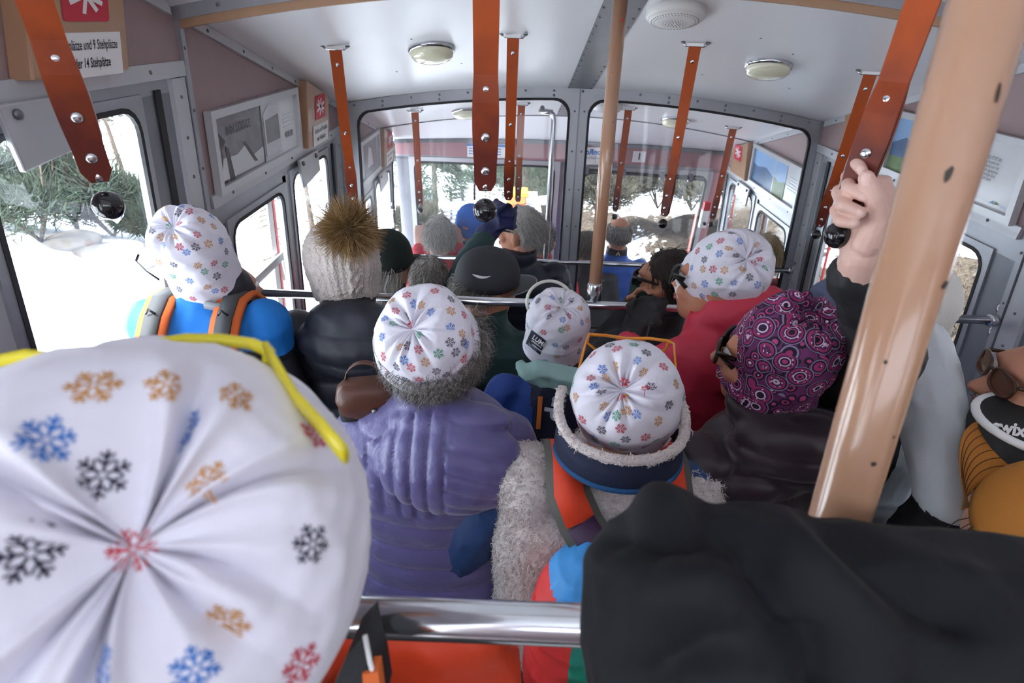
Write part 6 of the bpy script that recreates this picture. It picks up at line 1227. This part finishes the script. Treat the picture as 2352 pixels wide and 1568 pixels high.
def conifer(name, c, h, w, lab, m=None, n=4200, cat='tree', grp=None, seed=0, ln=.35, rad=.014):
    rg = np.random.RandomState(seed); o = tag(empty(name, c), lab, cat, grp); t = rg.uniform(0, 1, n)**1.0; a = rg.uniform(0, 6.28, n); lay = np.abs(np.sin(t*h*2.2))*.35+.65
    rr = w*(1-t)**.8*lay*rg.uniform(.25, 1, n)**.5; p = np.array(c)+np.stack([np.cos(a)*rr, np.sin(a)*rr, .12*h+t*h*.88-rr*.25], 1); strands('foliage', p, np.stack([np.cos(a), np.sin(a), -.25+0*a], 1), ln, rad, m or NEE, o, seed, .4, 0, 2, .35)
    mb = MB(); mb.tube([V(c)+V((0, 0, -.3)), V(c)+V((0, 0, h*.97))], [w*.09, .02], BARK, 8); mb.build('trunk', o); return o
def pxy(px, py, d): q = V(cray(px, py)); s_ = d/math.hypot(q.x, q.y); return q.x*s_, q.y*s_
def larch(c, h, lab, seed, spread=.3):
    rg = random.Random(seed); o = tag(empty('bare_larch', c), lab, 'tree', 'bare larches in the snow'); m = MB(); m.tube([V(c)-V((0, 0, .2)), V(c)+V((0, 0, h))], [h*.018, .01], BARK, 7); m.build('trunk', o); m = MB()
    for i in range(46):
        z = h*(.15+.83*i/46); a = rg.uniform(0, 6.28); l = spread*h*(1-.75*i/46)*rg.uniform(.6, 1.1); p0 = V(c)+V((0, 0, z)); d = V((math.cos(a), math.sin(a), rg.uniform(-.25, .15))); pts = [p0, p0+d*l*.4+V((0, 0, -.03*l)), p0+d*l*.75+V((0, 0, -.12*l)), p0+d*l+V((0, 0, -.1*l))]; m.tube(pts, [.016, .011, .007, .003], BARK, 4, cap=False)
        for j in range(5):
            f = .25+.14*j; q = p0+d*l*f; b_ = a+rg.choice((-1, 1))*rg.uniform(.5, 1.1); e = V((math.cos(b_), math.sin(b_), rg.uniform(-.5, .1)))*l*rg.uniform(.18, .38); m.tube([q, q+e*.6, q+e+V((0, 0, -.04*l))], [.007, .005, .002], BARK, 3, cap=False)
    m.build('branches', o)
bl = ['dark green dwarf pine outside the left window at the frame edge', 'dark green dwarf pine behind the snow crest beside the first strap', 'dwarf pine behind the black ball of the left strap', 'low dwarf pine next to the left window post', 'small dwarf pine peeping over the snow crest']
for i, (px, py, d, r) in enumerate(((40, 430, 12.0, (1.5, 1.2, 1.5)), (140, 430, 13.0, (1.3, 1.1, 1.35)), (235, 470, 13.0, (.9, .8, 1.0)), (318, 490, 12.5, (.5, .5, .8)), (-40, 380, 13.5, (1.6, 1.2, 1.9)))):
    x_, y_ = pxy(px, py, d); el = cray(px, py); zz = ZC+el[2]/math.hypot(el[0], el[1])*d-r[2]*.55; bush('dwarf_pine', (x_, y_, zz), r, bl[i], 4200, .22, seed=20+i, grp='dwarf pines behind the snow crest', rad=.011)
for i, (px, d, h, lab) in enumerate(((300, 18, 5, 'bare larch at the upper right corner of the near left window'), (270, 24, 6, 'thin bare larch on the white slope inside the near left window'), (610, 11, 3.4, 'bare larch with drooping twigs outside the second left window'), (705, 14, 5, 'bare larch trunk behind the coat hook'), (1720, 22, 5, 'bare larch on the bank in the right front corner'))):
    x_, y_ = pxy(px, 450, d); larch((x_, y_, gz(x_, y_)), h, lab, i+3, .34)
cl = ['broad dark conifer right of the leftmost strap behind the glass', 'conifer behind the broad middle strap', 'dense conifer outside left of the partition post', 'tall conifer near the right edge of the left front window', 'conifer at the left edge of the front window']
for i, (px, py, d, h, w) in enumerate(((1000, 470, 19, 4.6, 1.25), (1120, 450, 30, 6.5, 2.0), (1205, 470, 24, 5.5, 1.9), (1262, 450, 28, 6.5, 2.0), (930, 470, 26, 5.5, 1.6))):
    x_, y_ = pxy(px, py, d); e_ = cray(px, py); conifer('conifer', (x_, y_, ZC+e_[2]/math.hypot(e_[0], e_[1])*d), h, w, cl[i], seed=i, n=5200, grp='conifers beyond the front window')
rg = np.random.RandomState(77); Pf = []; Df = []
for i in range(420):
    x_, y_ = rg.uniform(-40, 60), rg.uniform(35, 80); h = rg.uniform(3.5, 7); n = 90; t = rg.uniform(0, 1, n); a = rg.uniform(0, 6.28, n); rr = 1.5*(1-t)*rg.uniform(.3, 1, n); z_ = gz(x_, y_); Pf.append(np.stack([x_+np.cos(a)*rr, y_+np.sin(a)*rr, z_+t*h], 1)); Df.append(np.stack([np.cos(a), np.sin(a), -.3+0*a], 1))
fo = strands('forest', np.concatenate(Pf), np.concatenate(Df), .9, .16, NEEH, None, 5, .3, 0, 2, .3); tag(fo, 'hazy blue green forest on the far hillside beyond the front windows', 'forest', kind='stuff')
for i, (px, py, d, r) in enumerate(((1375, 440, 15, (1.2, 1, 1.2)), (1430, 425, 18, (1.7, 1.2, 1.7)), (1520, 420, 18, (1.8, 1.2, 1.8)), (1600, 425, 17, (1.5, 1.1, 1.7)), (1240, 560, 12, (.35, .3, .35)), (955, 520, 12, (.5, .5, .6)))):
    x_, y_ = pxy(px, py, d); e_ = cray(px, py); bush('shrub', (x_, y_, max(-99, ZC-.4*r[2]+e_[2]/math.hypot(e_[0], e_[1])*d)), r, ('olive shrub outside just right of the partition post', 'grey green shrub behind the thin pole', 'olive shrub above the free hanging strap ball', 'dark shrub at the right end of the front window', 'small leafless shrub on the snow outside', 'dry pale shrub below the broad conifer')[i], 7000, .3, [mat('shrub_a', '34362b', .95), mat('shrub_b', '262a22', .95), mat('shrub_c', '453f33', .95)], grp='shrubs on the bank ahead', rad=.012, seed=60+i)
# wooden walkway and snow-roofed shed ahead
WOOD = mat('weathered_wood', '8b8a8b', .9, var=.25, vscale=6); WOODD = mat('dark_weathered_wood', '5b5a5c', .9, var=.2)
D0 = 21
def fr_(px, py, d=D0): x_, y_ = pxy(px, py, d); e = cray(px, py); return V((x_, y_, ZC+e[2]/math.hypot(e[0], e[1])*d))
o = tag(empty('wooden_walkway', fr_(1090, 470)), 'weathered wooden walkway with slatted railing beyond the front window', 'walkway')
for (a, b_) in (((1035, 437), (1090, 430)), ((1090, 430), (1150, 445)), ((1015, 478), (1150, 470))):
    for j in range(5): m = MB(); p, q = fr_(*a)-V((0, 0, j*.16)), fr_(*b_)-V((0, 0, j*.16)); m.tube([p, q], .05, WOOD, 6); m.build('rail_board', o)
    for t in (0, .5, 1): p = fr_(a[0]+(b_[0]-a[0])*t, a[1]+(b_[1]-a[1])*t); m = MB(); m.tube([p+V((0, 0, .1)), p-V((0, 0, 1.2))], .06, WOODD, 6); m.build('post', o)
m = MB(); m.prism([fr_(1030, 462), fr_(1160, 458), fr_(1165, 470, D0-1.5), fr_(1010, 474, D0-1.5)], (0, 0, -.12), SNOW); m.build('snowy_deck', o)
m = MB(); m.prism([fr_(1200, 460), fr_(1275, 450), fr_(1275, 470), fr_(1200, 473)], (0, .3, 0), WOODD); tag(m.build('plank_barrier'), 'grey plank barrier on the snow at the right of the left front window', 'barrier')
o = tag(empty('snow_groomer', fr_(1185, 460, 17)), 'small orange machine with yellow roof outside behind the navy glove', 'machine'); m = MB(); c = fr_(1186, 462, 17); m.box(c, .62, .6, .5, mat('machine_orange', 'd2562a', .5)); m.build('body', o, bevel=.05); m = MB(); m.box(c+V((0, 0, .3)), .7, .65, .14, mat('machine_yellow', 'd8a81e', .5)); m.build('roof', o, bevel=.03)
for s_ in (-.25, .25): m = MB(); m.lathe([(.16, -.05), (.16, .05)], c+V((s_, -.2, -.25)), (1, 0, 0), RUB, 16); m.build('wheel', o)
m = MB(); p = fr_(1585, 560, 9); m.tube([V((p.x, p.y, gz(p.x, p.y)-.1)), p+V((0, 0, .6))], .02, mat('marker_red', 'a83a34', .6), 8); tag(m.build('marker_pole'), 'thin red snow marker pole outside the right front window', 'marker pole')
# track bed
TRK = mat('track_gravel', '5d5a57', .95, var=.3, vscale=20, bump=.6, bscale=40, bdist=.03); m = MB()
m.prism([(-1.1, -4, ZC-2.62+4*.287-.1), (1.6, -4, ZC-2.62+4*.287-.1), (1.6, 14, ZC-2.62-14*.287-.1), (-1.1, 14, ZC-2.62-14*.287-.1)], (0, 0, -.15), TRK); struct(m.build('track_bed'))
